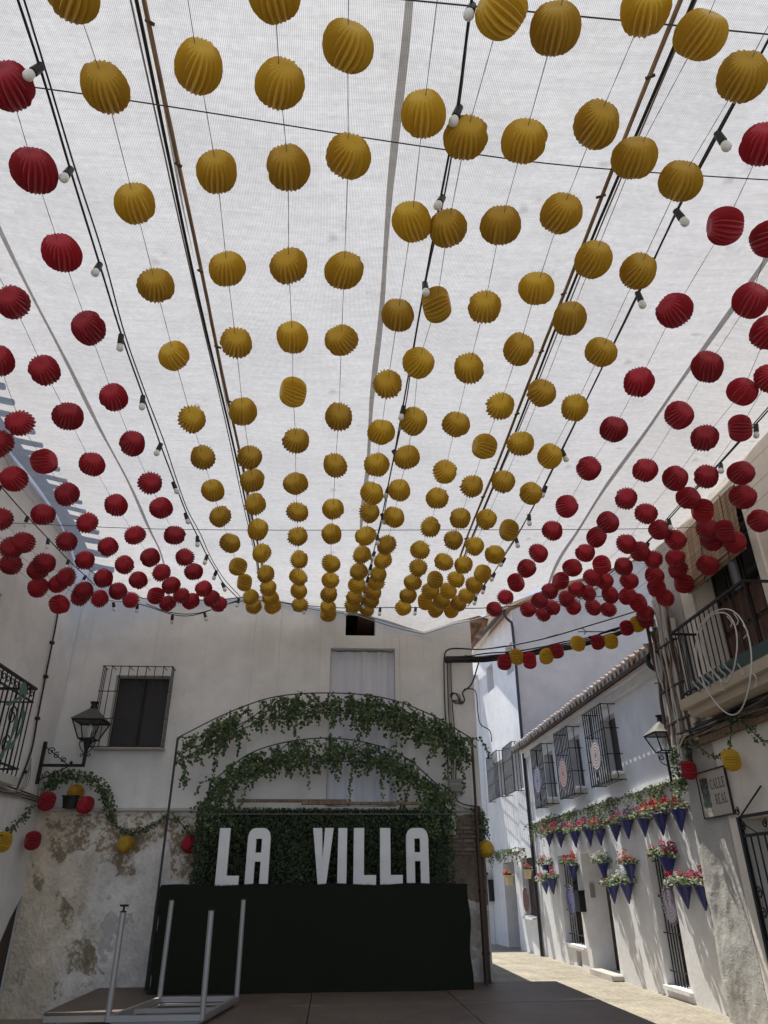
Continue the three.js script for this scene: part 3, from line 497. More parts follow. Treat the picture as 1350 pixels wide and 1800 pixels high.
// ---------- flower pots on the street wall ----------
const coneGeo = (() => { const g = new THREE.CylinderGeometry(.15, .012, .31, 16, 1, false); g.scale(.8, 1, 1); return g; })();
const rimGeo = new THREE.TorusGeometry(.146, .012, 6, 18).rotateX(Math.PI / 2).scale(.8, 1, 1);
const soilGeo = new THREE.CircleGeometry(.138, 14).rotateX(-Math.PI / 2).scale(.8, 1, 1);
const bucketGeo = new THREE.CylinderGeometry(.12, .085, .24, 16);
const flowerCol = { red: [.55, .02, .03], salmon: [.75, .16, .11], pink: [.62, .08, .16], magenta: [.5, .09, .38], white: [.78, .77, .72], hot: [.62, .03, .14], dark: [.3, .012, .03] };
function plant(t, cols, size, y0) {
  const L = Leaves(), B = Leaves();
  for (let i = 0; i < 150; i++) { const a = rr(0, 6.28), r = Math.sqrt(rnd()) * size, h = rr(-.03, .55) * size * (1.25 - r / size * .7); addLeaf(L, new THREE.Vector3(Math.cos(a) * r * .8 - .02, y0 + h, Math.sin(a) * r), rr(.04, .075), new THREE.Vector3(Math.cos(a), rr(-.5, .7), Math.sin(a)), new THREE.Vector3(0, 1, 0).add(rvec(.6)), leafCol(.3).map(v => v * 1.25), 1.1); }
  const n = 10 + Math.floor(rnd() * 5);
  for (let k = 0; k < n; k++) {
    const a = rr(0, 6.28), r = Math.sqrt(rnd()) * size * .95, c = new THREE.Vector3(Math.cos(a) * r * .8 - .03, y0 + rr(.25, .95) * size * (1.2 - r / size * .6), Math.sin(a) * r), col = flowerCol[cols[k % cols.length]], R = rr(.035, .06);
    for (let i = 0; i < 26; i++) { const o = rvec(1).normalize(); addLeaf(B, c.clone().addScaledVector(o, R * .6), rr(.02, .034), o.clone().add(rvec(.9)), o, col.map(v => v * rr(.75, 1.2)), 1.1); }
  }
  stuffPart(t, 'foliage', leavesGeo(L), M.ivy); stuffPart(t, 'blossoms', leavesGeo(B), M.petal);
}
function pot(x, y, d, cols, label, group, kind = 'cone', size = .25) {
  const t = thing('flower_pot', label, 'flower pot', group, V(x, y, d));
  if (kind === 'cone') { const m = part(t, 'pot', coneGeo, M.blue); part(m, 'rim', rimGeo, M.blue).position.y = .155; part(t, 'soil', soilGeo, M.soil).position.y = .147; plant(t, cols, size, .165); }
  else { const m = part(t, 'pot', bucketGeo, kind === 'cream' ? M.creamPot : M.blackPot); const r = part(m, 'rim', rimGeo, m.material); r.position.y = .12; r.scale.set(1.25, 1, 1); part(t, 'soil', soilGeo, M.soil).position.y = .112; plant(t, cols, size, .13); }
  t.rotation.set(rr(-.07, .07), rr(-.2, .2), rr(-.07, .07)); t.scale.setScalar(rr(.9, 1.1)); return t;
}
const ord = ['first', 'second', 'third', 'fourth', 'fifth', 'sixth', 'seventh', 'eighth', 'ninth', 'tenth', 'eleventh', 'twelfth', 'thirteenth', 'fourteenth', 'fifteenth', 'sixteenth', 'seventeenth'];
[[2.46, 11.56, ['dark', 'red']], [2.46, 12.26, ['salmon', 'red']], [2.46, 12.97, ['salmon', 'pink']], [2.47, 13.74, ['magenta']], [2.45, 14.35, ['hot', 'red']], [2.43, 15.23, ['salmon', 'pink']], [2.46, 15.88, ['pink']], [2.47, 16.85, ['white', 'pink']], [2.52, 17.96, ['pink', 'hot']], [2.56, 18.92, ['red', 'pink']]]
  .forEach(([y, d, c], i) => pot(5.385, y, d, c, `blue wall pot with ${({ dark: 'dark red', hot: 'hot pink' })[c[0]] ?? c[0]} flowers, ${ord[i]} from the near end of the upper row`, 'blue pots in the upper row on the street wall'));
[[1.53, 19.67, ['pink', 'white'], 'blue wall pot with pink flowers, lowest at the far end'], [1.55, 19.05, ['white', 'hot'], 'blue wall pot with white flowers, beside the lowest far pot'], [1.87, 19.42, ['red', 'white'], 'blue wall pot with red flowers next to the black downpipe'], [1.81, 17.3, ['salmon', 'pink'], 'blue wall pot with salmon flowers over the barred window with blue disc'], [1.82, 15.3, ['white'], 'blue wall pot with white flowers at the top of the street door'], [1.77, 13.91, ['pink', 'salmon'], 'blue wall pot with pink flowers, upper one between door and tall window'], [1.42, 14.93, ['red', 'white'], 'blue wall pot with red and white flowers right of the door'], [1.45, 14.19, ['white'], 'blue wall pot with white flowers, lower one between door and tall window'], [1.81, 12.28, ['hot', 'pink'], 'blue wall pot with hot pink flowers above the tall barred window'], [1.42, 11.84, ['white', 'red'], 'blue wall pot with white and red flowers left of the rough corner'], [1.42, 11.27, ['hot'], 'blue wall pot with hot pink flowers right beside the rough corner']]
  .forEach(([y, d, c, l]) => pot(5.385, y, d, c, l, 'blue pots lower on the street wall', 'cone', .26));
pot(4.85, 1.75, 24.8, ['dark'], 'cream pot with dark flowers on the far end wall', 'cream pots at the street end', 'cream', .16);
pot(5.06, 1.72, 22.3, ['salmon'], 'cream pot left of the orange disc window', 'cream pots at the street end', 'cream', .12);
pot(5.2, 1.85, 20.6, ['pink'], 'cream pot with pink flowers beside the black downpipe', 'cream pots at the street end', 'cream', .14);

// ---------- crochet discs tied to the window bars ----------
const discTex = (ring, core, bg) => canvasTex(256, 256, (c, w) => {
  c.fillStyle = bg; c.fillRect(0, 0, w, w); const m = 128;
  for (let r = 124, i = 0; r > 6; r -= 9, i++) { c.strokeStyle = i % 3 === 0 ? ring : i % 3 === 1 ? bg : core; c.lineWidth = i % 3 === 1 ? 4 : 6; c.beginPath(); c.arc(m, m, r, 0, 7); c.stroke(); if (i % 2) for (let k = 0; k < 36; k++) { const a = k / 36 * 6.283; c.fillStyle = i % 4 === 1 ? ring : core; c.beginPath(); c.arc(m + Math.cos(a) * (r + 4), m + Math.sin(a) * (r + 4), 2.4, 0, 7); c.fill(); } }
  c.fillStyle = core; c.beginPath(); c.arc(m, m, 12, 0, 7); c.fill();
});
function disc(x, y, d, r, cols, label) {
  const t = thing('crochet_disc', label, 'disc', 'crochet discs on the window bars', V(x, y, d));
  const f = new THREE.CylinderGeometry(r, r, .012, 40); f.rotateZ(Math.PI / 2);
  part(t, 'cloth_face', new THREE.CircleGeometry(r * .985, 40).rotateY(-Math.PI / 2).translate(-.009, 0, 0), std([1, 1, 1], .9, { map: discTex(...cols) }));
  part(t, 'backing', f, std([.4, .38, .36], .9));
  part(t, 'rim', new THREE.TorusGeometry(r, .014, 6, 40).rotateY(Math.PI / 2), std([.16, .12, .15], .8));
  const fr = []; for (let k = 0; k < 30; k++) { const a = k / 30 * 6.283; fr.push(bar(new THREE.Vector3(0, Math.sin(a) * r, Math.cos(a) * r), new THREE.Vector3(0, Math.sin(a) * (r + .05), Math.cos(a) * (r + .05)), .006, 4)); } stuffPart(t, 'fringe', merge(fr), std([.5, .45, .45], .9));
  return t;
}
disc(5.175, 3.85, 14.25, .27, ['#3d3640', '#7a6266', '#cfc8c0'], 'pale ringed crochet disc on the nearest upper window cage');
disc(5.175, 3.81, 16.49, .29, ['#6d5560', '#5f2a36', '#b9a29c'], 'rose crochet disc on the middle upper window cage');
disc(5.175, 3.93, 18.65, .29, ['#3c3a5e', '#35314c', '#9f9eb2'], 'violet crochet disc on the farthest upper window cage');
disc(5.56, 1.30, 12.86, .25, ['#7d7682', '#928b96', '#5b5562'], 'grey violet crochet disc on the tall ground-floor window bars');
disc(5.56, 1.28, 18.25, .3, ['#2d3158', '#9aa0c0', '#454b78'], 'blue crochet disc on the middle ground-floor window bars');
disc(5.3, 1.24, 21.45, .3, ['#8a5334', '#231512', '#2b1a16'], 'orange crochet disc in the dark window near the street end');
// ---------- stage ----------
{
  const t = thing('stage_platform', 'low dark stage of plywood panels in front of the building', 'stage');
  const cols = [-3.2, -2.2, -.2, 1.6, 3.34], rows = [[10.16, 12.14], [8.16, 10.15], [6.1, 8.15]];
  rows.forEach(([d0, d1], r) => { for (let k = 0; k < 4; k++) {
    if (k === 0 && r > 0) continue;
    const a = r === 0 && k === 0 ? 9.95 : d0, y = .35 + rr(-.004, .004);
    const p = part(t, 'panel', cbox(cols[k] + .006, cols[k + 1] - .006, y - .03, y, a, d1 - .006, .004), M.deck);
    part(p, 'edge_profile', merge([cbox(cols[k] + .006, cols[k + 1] - .006, y - .1, y - .032, a, a + .04, .006), cbox(cols[k] + .006, cols[k] + .046, y - .1, y - .032, a + .042, d1 - .008, .006), cbox(cols[k + 1] - .046, cols[k + 1] - .006, y - .1, y - .032, a + .042, d1 - .008, .006)]), M.alu);
    for (const x of [cols[k] + .08, cols[k + 1] - .08]) part(t, 'leg', bar(V(x, 0, a + .08), V(x, y - .1, a + .08), .024, 8), M.alu);
  } });
}
{ // upturned stage frame standing on the deck, legs in the air
  const t = thing('upturned_frame', 'upturned aluminium stage frame with four legs pointing up', 'frame');
  const c = { bl: [-1.97, 10.2], br: [-1.07, 10.2], fl: [-2.2, 8.85], fr: [-1.26, 8.85] };
  const rail = (a, b, y, w) => { const p = V(a[0], y, a[1]), q = V(b[0], y, b[1]), v = q.clone().sub(p), g = new THREE.BoxGeometry(.05, w, v.length()); g.lookAt ? 0 : 0; const m = new THREE.Matrix4().lookAt(q, p, UY); g.applyMatrix4(m); return g.translate((p.x + q.x) / 2, y, (p.z + q.z) / 2); };
  for (const [a, b] of [[c.bl, c.br], [c.br, c.fr], [c.fr, c.fl], [c.fl, c.bl]]) { const m = part(t, 'rail', rail(a, b, .425, .05), M.alu); const inset = [lerp(-1.62, a[0], .93), lerp(9.52, a[1], .93)], i2 = [lerp(-1.62, b[0], .93), lerp(9.52, b[1], .93)]; part(m, 'flange', rail(inset, i2, .38, .02), M.alu); }
  part(t, 'cross_rail', rail([-2.09, 9.45], [-1.17, 9.5], .41, .04), M.alu);
  const lens = { bl: 1.45, br: 1.45, fl: 1.36, fr: 1.37 };
  for (const k in c) { const [x, d] = c[k], m = part(t, 'leg', bar(V(x, .4, d), V(x + rr(-.01, .01), lens[k], d), .03, 14), M.alu); part(m, 'end_cap', bar(V(x, lens[k] + .001, d), V(x, lens[k] + .014, d), .031, 14), M.cable); }
  part(t, 'wing_screw', merge([bar(V(-2.2, 1.37, 8.85), V(-2.2, 1.42, 8.85), .012), bar(V(-2.245, 1.425, 8.85), V(-2.155, 1.425, 8.85), .012)]), M.iron);
}
{ // artificial turf board in front of the letters
  const t = thing('turf_front', 'black-green artificial turf board along the back of the stage', 'stage front');
  part(t, 'board', cbox(-2.31, 1.94, .36, 1.59, 11.32, 11.62, .01), M.turf);
  const tg = new THREE.PlaneGeometry(4.3, 1.27, 120, 40), tp = tg.attributes.position; // turf sheet hung over it, with shallow folds
  for (let i = 0; i < tp.count; i++) { const x = tp.getX(i), y = tp.getY(i); tp.setZ(i, .012 + .012 * Math.sin(x * 3.1 + y * 2.2) + .008 * Math.sin(x * 7.3 - y * 3.4 + 1) * (.6 - y) + .006 * (fbm(x * .13 + .5, y * .13 + .5, 24, 3) - .5)); if (y > .6) tp.setY(i, y + .012 * Math.sin(x * 5.7)); if (Math.abs(x) > 2.12) tp.setX(i, x + .015 * Math.sin(y * 9)); }
  tg.computeVertexNormals(); part(t, 'turf_sheet', tg.translate(-.185, .985, -11.3), M.turf);
  const L = []; // short pile along its top edge
  const pile = new THREE.ConeGeometry(.006, .04, 3); for (let i = 0; i < 2600; i++) { const g = pile.clone(); g.rotateX(rr(-.6, .6)); g.rotateZ(rr(-.6, .6)); g.translate(rr(-2.32, 1.95), 1.605 + rr(-.01, .01), -rr(11.29, 11.6)); L.push(g); } stuffPart(t, 'pile', merge(L), M.turf);
  part(t, 'side_flap', muv(new THREE.BoxGeometry(.02, 1.24, .42).rotateY(.25).translate(-2.39, .98, -11.5)), M.turf);
}
{ // letters
  const mk = (ch) => {
    const s = new THREE.Shape(), H = .745;
    const poly = (p) => { p.forEach(([x, y], i) => i ? s.lineTo(x, y) : s.moveTo(x, y)); s.closePath(); };
    if (ch === 'L') poly([[0, 0], [.32, 0], [.32, .125], [.145, .125], [.145, H], [0, H]]);
    if (ch === 'I') poly([[0, 0], [.125, 0], [.125, H], [0, H]]);
    if (ch === 'V') poly([[.085, 0], [.195, 0], [.285, H], [.165, H], [.14, .32], [.115, H], [-.01, H]]);
    if (ch === 'A') { s.moveTo(0, 0); s.lineTo(.115, 0); s.lineTo(.115, .31); s.lineTo(.205, .31); s.lineTo(.205, 0); s.lineTo(.32, 0); s.lineTo(.32, .60); s.bezierCurveTo(.32, .70, .27, H, .21, H); s.lineTo(.11, H); s.bezierCurveTo(.05, H, 0, .70, 0, .60); s.closePath(); const h = new THREE.Path(); h.moveTo(.115, .42); h.lineTo(.205, .42); h.lineTo(.205, .61); h.lineTo(.115, .61); h.closePath(); s.holes.push(h); }
    return muv(new THREE.ExtrudeGeometry(s, { depth: .06, bevelEnabled: true, bevelSize: .004, bevelThickness: .004, bevelSegments: 2, curveSegments: 10 }));
  };
  const G = { L: mk('L'), A: mk('A'), V: mk('V'), I: mk('I') };
  [['L', -1.62, 'L, first letter of LA'], ['A', -1.205, 'A, second letter of LA'], ['V', -.255, 'V, first letter of VILLA'], ['I', .105, 'I, second letter of VILLA'], ['L', .335, 'L, third letter of VILLA'], ['L', .72, 'L, fourth letter of VILLA'], ['A', 1.105, 'A, last letter of VILLA']]
    .forEach(([ch, x, l]) => { const m = new THREE.Mesh(G[ch], M.letter); m.position.copy(V(x, 1.606, 11.46)); m.rotation.y = rr(-.02, .02); tag(m, 'letter', 'white upright letter ' + l, 'letter', 'white letters LA VILLA on the stage front'); });
}
{ // ivy backdrop behind the letters
  const t = thing('ivy_backdrop', 'dense dark ivy panel behind the white letters', 'ivy panel');
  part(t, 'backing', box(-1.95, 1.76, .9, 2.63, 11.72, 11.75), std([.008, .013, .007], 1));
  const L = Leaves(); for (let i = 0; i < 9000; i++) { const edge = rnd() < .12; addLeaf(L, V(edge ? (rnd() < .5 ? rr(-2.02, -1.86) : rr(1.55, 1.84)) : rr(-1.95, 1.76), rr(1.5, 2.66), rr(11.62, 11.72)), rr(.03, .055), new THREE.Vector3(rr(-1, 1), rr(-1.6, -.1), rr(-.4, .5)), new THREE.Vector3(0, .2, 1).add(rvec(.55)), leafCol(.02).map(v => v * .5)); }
  stuffPart(t, 'leaves', leavesGeo(L), M.ivy);
  for (const y of [2.56]) part(t, 'rail', bar(V(-1.95, y, 11.6), V(1.76, y, 11.6), .008), M.wire);
}
for (const [x0, x1, y, d, l] of [[-1.47, .23, 2.745, 11.82, 'old wooden beam above the ivy panel, left piece'], [-.47, 1.34, 2.705, 11.76, 'old wooden beam above the ivy panel, right piece']]) { const m = new THREE.Mesh(cbox(x0, x1, y, y + .045, d - .03, d + .03, .008), M.oldWood); tag(m, 'wooden_beam', l, 'beam', 'beams above the ivy panel'); }
// arched trusses over the stage with ivy
function arch(topTab, lowTab, x0, x1, yBase, label, posts) {
  const t = thing('arched_truss', label, 'arch', 'arched trusses over the stage'), D = 11.7, n = 24, f = tab => Array.from({ length: n + 1 }, (_, i) => { const x = lerp(x0, x1, i / n); return V(x, splin(tab, x), D); });
  const splin = (tab, x) => { const c = new THREE.CatmullRomCurve3(tab.map(p => new THREE.Vector3(p[0], p[1], 0))); let lo = 0, hi = 1; for (let i = 0; i < 24; i++) { const m = (lo + hi) / 2; if (c.getPoint(m).x < x) lo = m; else hi = m; } return c.getPoint(lo).y; };
  const tp = f(topTab), lp = f(lowTab);
  part(t, 'top_chord', tube(tp, .010, 60, 6), M.steel); part(t, 'bottom_chord', tube(lp, .009, 60, 6), M.steel);
  for (let i = 0; i <= n; i += 4) { part(t, 'strut', bar(lp[i], tp[i], .014, 6), M.steel); if (i + 4 <= n) part(t, 'brace', bar(i % 8 ? lp[i] : tp[i], i % 8 ? tp[i + 4] : lp[i + 4], .008, 5), M.iron); }
  if (posts) { part(t, 'post', bar(V(x0, .36, D), V(x0, topTab[0][1], D), .018, 8), M.steel); part(t, 'post', bar(V(x1, .36, D), V(x1, topTab[topTab.length - 1][1], D), .018, 8), M.rust2); } else for (const x of [x0, x1]) part(t, 'post', bar(V(x, 2.4, D), V(x, splin(topTab, x), D), .016, 8), M.iron);
  return { tp, lp };
}
const A1 = arch([[-2.46, 3.68], [-1.72, 4.07], [-1.01, 4.33], [-.09, 4.41], [.85, 4.33], [1.6, 4.06], [2.23, 3.7]], [[-2.46, 3.31], [-1.6, 3.75], [-1, 4.0], [-.09, 4.09], [.85, 4.0], [1.5, 3.75], [2.23, 3.33]], -2.46, 2.23, .36, 'large arched iron truss over the stage, upper of two', true);
const A2 = arch([[-1.88, 3.02], [-1.22, 3.49], [-.06, 3.69], [1.03, 3.46], [1.74, 2.91]], [[-1.88, 2.7], [-1.22, 3.2], [-.06, 3.34], [1.03, 3.2], [1.74, 2.65]], -1.88, 1.74, 2.4, 'smaller arched iron truss below the large one', false);
function archIvy(A, label, gaps, n, s) {
  const t = thing('arch_ivy', label, 'ivy', 'ivy on the arched trusses'), L = Leaves();
  const ct = new THREE.CatmullRomCurve3(A.tp), cl = new THREE.CatmullRomCurve3(A.lp);
  for (let i = 0; i < n; i++) {
    const u = rnd(), dens = gaps(u); if (rnd() > dens) continue;
    const p = ct.getPoint(u).lerp(cl.getPoint(u), rnd() * 1.15 - .08); p.z += rr(-.08, .1); strand(L, p, rr(.06, .24) * (rnd() < .12 ? 2.6 : 1), s, new THREE.Vector3(0, .15, 1), .08);
  }
  const st = [ct.points ?? A.tp]; part(t, 'vine', tube(A.lp.map(p => p.clone().add(new THREE.Vector3(0, .05 + rr(-.06, .06), rr(-.03, .05)))), .008, 50, 5), M.stem);
  stuffPart(t, 'leaves', leavesGeo(L), M.ivy); return L;
}
const bump1 = (u, c, w) => Math.exp(-(((u - c) / w) ** 2));
archIvy(A1, 'ivy wound over the large upper arch', u => clamp(.16 + 1.0 * bump1(u, .14, .07) + .9 * bump1(u, .36, .09) + .8 * bump1(u, .6, .08) + .9 * bump1(u, .74, .07) + 1.0 * bump1(u, .9, .09) - .3 * bump1(u, .25, .02)), 700, .064);
archIvy(A2, 'ivy wound over the smaller lower arch', u => clamp(.22 + .8 * bump1(u, .18, .09) + .7 * bump1(u, .36, .06) + .7 * bump1(u, .55, .07) + .9 * bump1(u, .78, .1) + .6 * bump1(u, 1, .1) + .6 * bump1(u, 0, .08)), 600, .062);
{ // bushy ivy at the feet of the small arch
  const t = thing('arch_ivy', 'thick ivy clump at the right foot of the small arch', 'ivy', 'ivy on the arched trusses'), L = Leaves(); for (let i = 0; i < 90; i++) strand(L, V(rr(1.35, 1.86), rr(2.35, 3.0), rr(11.6, 11.72)), rr(.08, .25), .055, new THREE.Vector3(0, .15, 1), .06); stuffPart(t, 'leaves', leavesGeo(L), M.ivy);
  const t2 = thing('arch_ivy', 'thick ivy clump at the left foot of the small arch', 'ivy', 'ivy on the arched trusses'), L2 = Leaves(); for (let i = 0; i < 60; i++) strand(L2, V(rr(-2.02, -1.6), rr(2.3, 2.85), rr(11.6, 11.72)), rr(.08, .25), .055, new THREE.Vector3(0, .15, 1), .06); stuffPart(t2, 'leaves', leavesGeo(L2), M.ivy);
}
// ---------- ivy garlands on the walls ----------
function garland(label, pts, n, rad, s, light = .08) { const t = thing('ivy_garland', label, 'ivy'), L = Leaves(); rope(L, pts, n, rad, s, light); part(t, 'vine', tube(pts, .007, 40, 5), M.stem); stuffPart(t, 'leaves', leavesGeo(L), M.ivy); }
garland('ivy arch over the planter on the left ledge', [V(-4.36, 2.95, 11.85), V(-4.25, 3.08, 11.85), V(-4.0, 3.14, 11.85), V(-3.72, 3.08, 11.88), V(-3.5, 2.88, 11.95), V(-3.4, 2.62, 12.0)], 620, .085, .055);
garland('ivy swag dipping across the peeling wall', [V(-3.42, 2.6, 12.02), V(-3.25, 2.4, 12.05), V(-3.05, 2.33, 12.05), V(-2.8, 2.42, 12.06), V(-2.55, 2.58, 12.06)], 230, .04, .045);
garland('thin ivy hanging beside the stage post at the ivy panel', [V(-2.5, 2.62, 12.05), V(-2.3, 2.45, 12.05), V(-2.12, 2.3, 12.03), V(-1.98, 2.4, 11.9)], 90, .04, .045);
garland('ivy drooping from cables on the left wall', [V(-4.4, 2.68, 11.5), V(-4.4, 2.5, 11.3), V(-4.4, 2.3, 10.9), V(-4.4, 2.2, 10.5)], 120, .05, .05);
garland('ivy tuft at the right end of the ledge', [V(2.2, 2.66, 11.95), V(2.35, 2.55, 11.9), V(2.38, 2.4, 11.85), V(2.36, 2.24, 11.82)], 170, .06, .05);
garland('bright ivy hanging behind the corner lamp', [V(5.12, 3.4, 10.75), V(5.1, 3.2, 10.72), V(5.1, 2.95, 10.7), V(5.08, 2.75, 10.7)], 200, .07, .055, .45);
garland('ivy strand left of the yellow lantern under the right ledge', [V(5.12, 3.42, 10.1), V(5.1, 3.2, 9.8), V(5.1, 3.1, 9.5), V(5.1, 3.14, 9.2)], 60, .03, .045);
garland('ivy strand hanging straight above the red corner lantern', [V(5.12, 3.44, 10.28), V(5.1, 3.3, 10.3), V(5.1, 3.15, 10.34)], 40, .03, .045);
garland('ivy strand rising right of the yellow corner lantern', [V(5.1, 3.12, 9.15), V(5.1, 3.3, 9.05), V(5.12, 3.5, 8.95)], 45, .03, .045);
garland('ivy strand under the right ledge at the picture edge', [V(5.12, 3.5, 8.9), V(5.1, 3.3, 8.6), V(5.1, 3.12, 8.4), V(5.1, 3.05, 8.0)], 70, .035, .045);
{ const t = thing('planter', 'small black planter on the left ledge under the ivy', 'planter', null, V(-4.0, 2.75, 11.95)); const g = new THREE.CylinderGeometry(.15, .12, .17, 4, 1).rotateY(Math.PI / 4); part(t, 'tub', g, M.blackPot); part(t, 'rim', cbox(-.12, .12, .075, .095, -.12, .12, .004), M.blackPot); for (const x of [-.06, .08]) part(t, 'hanger', bar(new THREE.Vector3(x, .09, 0), new THREE.Vector3(x * .4, .4, 0), .004), M.wire); }

// ---------- street lamps ----------
function lampHead(t, o, s) {
  const W = .25 * s, w = .12 * s, h = .27 * s, P = (x, y, z) => new THREE.Vector3(o.x + x, o.y + y, o.z + z);
  const sq = [[-1, -1], [1, -1], [1, 1], [-1, 1]];
  const frame = []; sq.forEach(([a, b], i) => { const [c, d] = sq[(i + 1) % 4]; frame.push(bar(P(a * w, 0, b * w), P(a * W * .9, h, b * W * .9), .011 * s)); frame.push(bar(P(a * w, 0, b * w), P(c * w, 0, d * w), .011 * s), bar(P(a * W * .9, h, b * W * .9), P(c * W * .9, h, d * W * .9), .012 * s)); });
  part(t, 'frame', merge(frame), M.iron);
  sq.forEach(([a, b], i) => { const [c, d] = sq[(i + 1) % 4], g = new THREE.BufferGeometry(), v = [P(a * w, .01, b * w), P(c * w, .01, d * w), P(c * W * .88, h, d * W * .88), P(a * W * .88, h, b * W * .88)]; g.setAttribute('position', new THREE.Float32BufferAttribute([0, 1, 2, 0, 2, 3].flatMap(k => v[k].toArray()), 3)); g.computeVertexNormals(); part(t, 'glass_pane', g, M.glass); });
  const roof = new THREE.CylinderGeometry(.06 * s, W * 1.42, .2 * s, 4, 1).rotateY(Math.PI / 4).translate(o.x, o.y + h + .11 * s, o.z); part(t, 'roof', muv(roof), std([.10, .09, .08], .6));
  part(t, 'chimney', merge([new THREE.CylinderGeometry(.045 * s, .06 * s, .08 * s, 8).translate(o.x, o.y + h + .25 * s, o.z), new THREE.CylinderGeometry(.075 * s, .06 * s, .025 * s, 8).translate(o.x, o.y + h + .3 * s, o.z)]), M.iron);
  const bl = new THREE.LatheGeometry([[0, 0], [.02, 0], [.022, .06], [.045, .12], [.045, .16], [.03, .2], [0, .21]].map(p => new THREE.Vector2(p[0] * s, p[1] * s)), 12).translate(o.x, o.y + .02, o.z); part(t, 'bulb', bl, M.bulb);
}
{
  const t = thing('street_lamp', 'black lantern lamp on a scrolled arm on the left wall', 'lamp', 'wall lamps');
  const D = 11.8, y = 3.27, lx = -3.87;
  lampHead(t, V(lx, 3.66, D), 1.0);
  part(t, 'wall_plate', cbox(XL, -4.49, 3.0, 3.62, D - .04, D + .04, .008), M.iron);
  part(t, 'arm', merge([cbox(XL, lx, y - .02, y + .02, D - .02, D + .02, .004), cbox(lx - .022, lx + .022, y - .02, 3.5, D - .022, D + .022, .004), bar(V(lx, 3.5, D), V(lx, 3.66, D), .03, 8, .075)]), M.iron);
  part(t, 'finial', new THREE.SphereGeometry(.026, 10, 8).translate(-4.06, y + .04, -D), M.iron);
  for (const [x, yy, r, a] of [[-4.4, 3.48, .06, 0], [-4.3, 3.42, .05, 1], [-4.18, 3.36, .045, 2], [-4.4, 3.14, .06, 3], [-4.28, 3.16, .05, 4]]) part(t, 'scroll', scroll(V(x, yy, D), UX, UY, r, 1.3, .008, a), M.iron);
  part(t, 'brace', merge([bar(V(-4.5, 3.05, D), V(-4.1, 3.25, D), .009), bar(V(-4.5, 3.55, D), V(-4.12, 3.29, D), .008)]), M.iron);
  for (const s of [-1, 1]) { part(t, 'bracket', tube([V(lx, 3.44, D), V(lx + s * .07, 3.5, D), V(lx + s * .12, 3.6, D), V(lx + s * .1, 3.68, D)], .008, 14), M.iron); part(t, 'scroll', scroll(V(lx + s * .055, 3.42, D), UX, UY, .03, 1.2, .007), M.iron); part(t, 'scroll', scroll(V(lx + s * .1, 3.63, D), UX, UY, .03, 1.2, .006), M.iron); }
}
{
  const t = thing('street_lamp', 'lantern lamp standing out from the right street corner', 'lamp', 'wall lamps');
  const o = V(5.16, 3.42, 11.12); lampHead(t, o, .95);
  part(t, 'arm', merge([bar(V(5.16, 3.42, 11.12), V(5.16, 2.95, 11.12), .022, 8), cbox(5.14, 5.42, 2.93, 2.97, 11.1, 11.14, .004)]), M.iron);
  for (const s of [-1, 1]) part(t, 'scroll', scroll(V(5.16 + s * .08, 3.33, 11.12), UX, UY, .045, 1.3, .008, 1), M.iron);
  part(t, 'brace', tube([V(5.16, 3.2, 11.12), V(5.05, 3.27, 11.12), V(5.02, 3.38, 11.12)], .008, 10), M.iron);
}
// ---------- pipes, boxes and cables at the right end of the stage building ----------
{
  const t = thing('brown_downpipe', 'brown downpipe at the right corner of the stage building', 'pipe');
  part(t, 'pipe', bar(V(2.3, 0, 11.98), V(2.3, 2.7, 11.98), .055, 12), M.brownPipe); part(t, 'upper_pipe', bar(V(2.28, 2.7, 11.98), V(2.28, 3.6, 11.98), .022, 8), M.rust);
  for (const y of [.7, 1.5, 2.2]) part(t, 'clamp', bar(V(2.3, y, 11.98), V(2.3, y + .04, 11.98), .062, 12), M.rust);
  const c = thing('service_cables', 'white conduits and cables climbing the right end of the stage building', 'cables');
  for (let i = 0; i < 5; i++) part(c, 'cable', tube([V(1.9 + i * .03, 5.1, 12.15), V(1.88 + i * .032, 4.4, 12.14), V(1.9 + i * .03 + rr(-.02, .02), 3.6, 12.14), V(1.88 + i * .03, 3.05, 12.13), V(1.9 + i * .025, 2.82, 12.12), V(2.1, 2.7 + i * .012, 12.07), V(2.36, 2.66 + i * .012, 12.05)], i === 1 ? .022 : .009, 50), [M.cable, M.cableWhite, M.rust2, M.cableGrey, M.cable][i]);
  part(c, 'switch_box', cbox(1.86, 1.96, 2.3, 2.58, 12.08, 12.16, .01), M.cableWhite);
  for (let i = 0; i < 4; i++) part(c, 'wall_coil', tube([V(2.02, 4.42, 12.18), V(2.1 + .03 * i, 4.36 + .02 * i, 12.17), V(2.16, 4.5 - .05 * i, 12.17), V(2.02 + .02 * i, 4.55, 12.17), V(1.98, 4.46, 12.17)], .006, 20), M.rust2);
  part(c, 'hooked_cable', tube([V(2.5, 5.05, 12.05), V(2.34, 4.66, 12.1), V(2.2, 4.55, 12.12), V(2.22, 4.4, 12.12), V(2.12, 4.36, 12.14)], .013, 24), M.cable);
  part(c, 'trailing_cable', tube([V(2.22, 4.6, 12.1), V(2.4, 4.58, 12.08), V(2.43, 4.2, 12.06), V(2.46, 4.0, 12.06), V(2.62, 3.9, 12.1), V(2.64, 3.72, 12.1)], .009, 30), M.cable);
  const j = thing('junction_box', 'grey junction box on the wall right of the stage arch', 'box'); part(j, 'case', cbox(1.87, 2.1, 2.93, 3.13, 12.04, 12.13, .01), M.plasticGrey); part(j, 'cover_strip', cbox(1.9, 2.07, 3.04, 3.055, 12.03, 12.038, .002), M.pvc); for (const x of [2.0, 2.07]) part(j, 'gland', bar(V(x, 2.87, 12.09), V(x, 2.93, 12.09), .016, 8), M.plasticGrey);
}
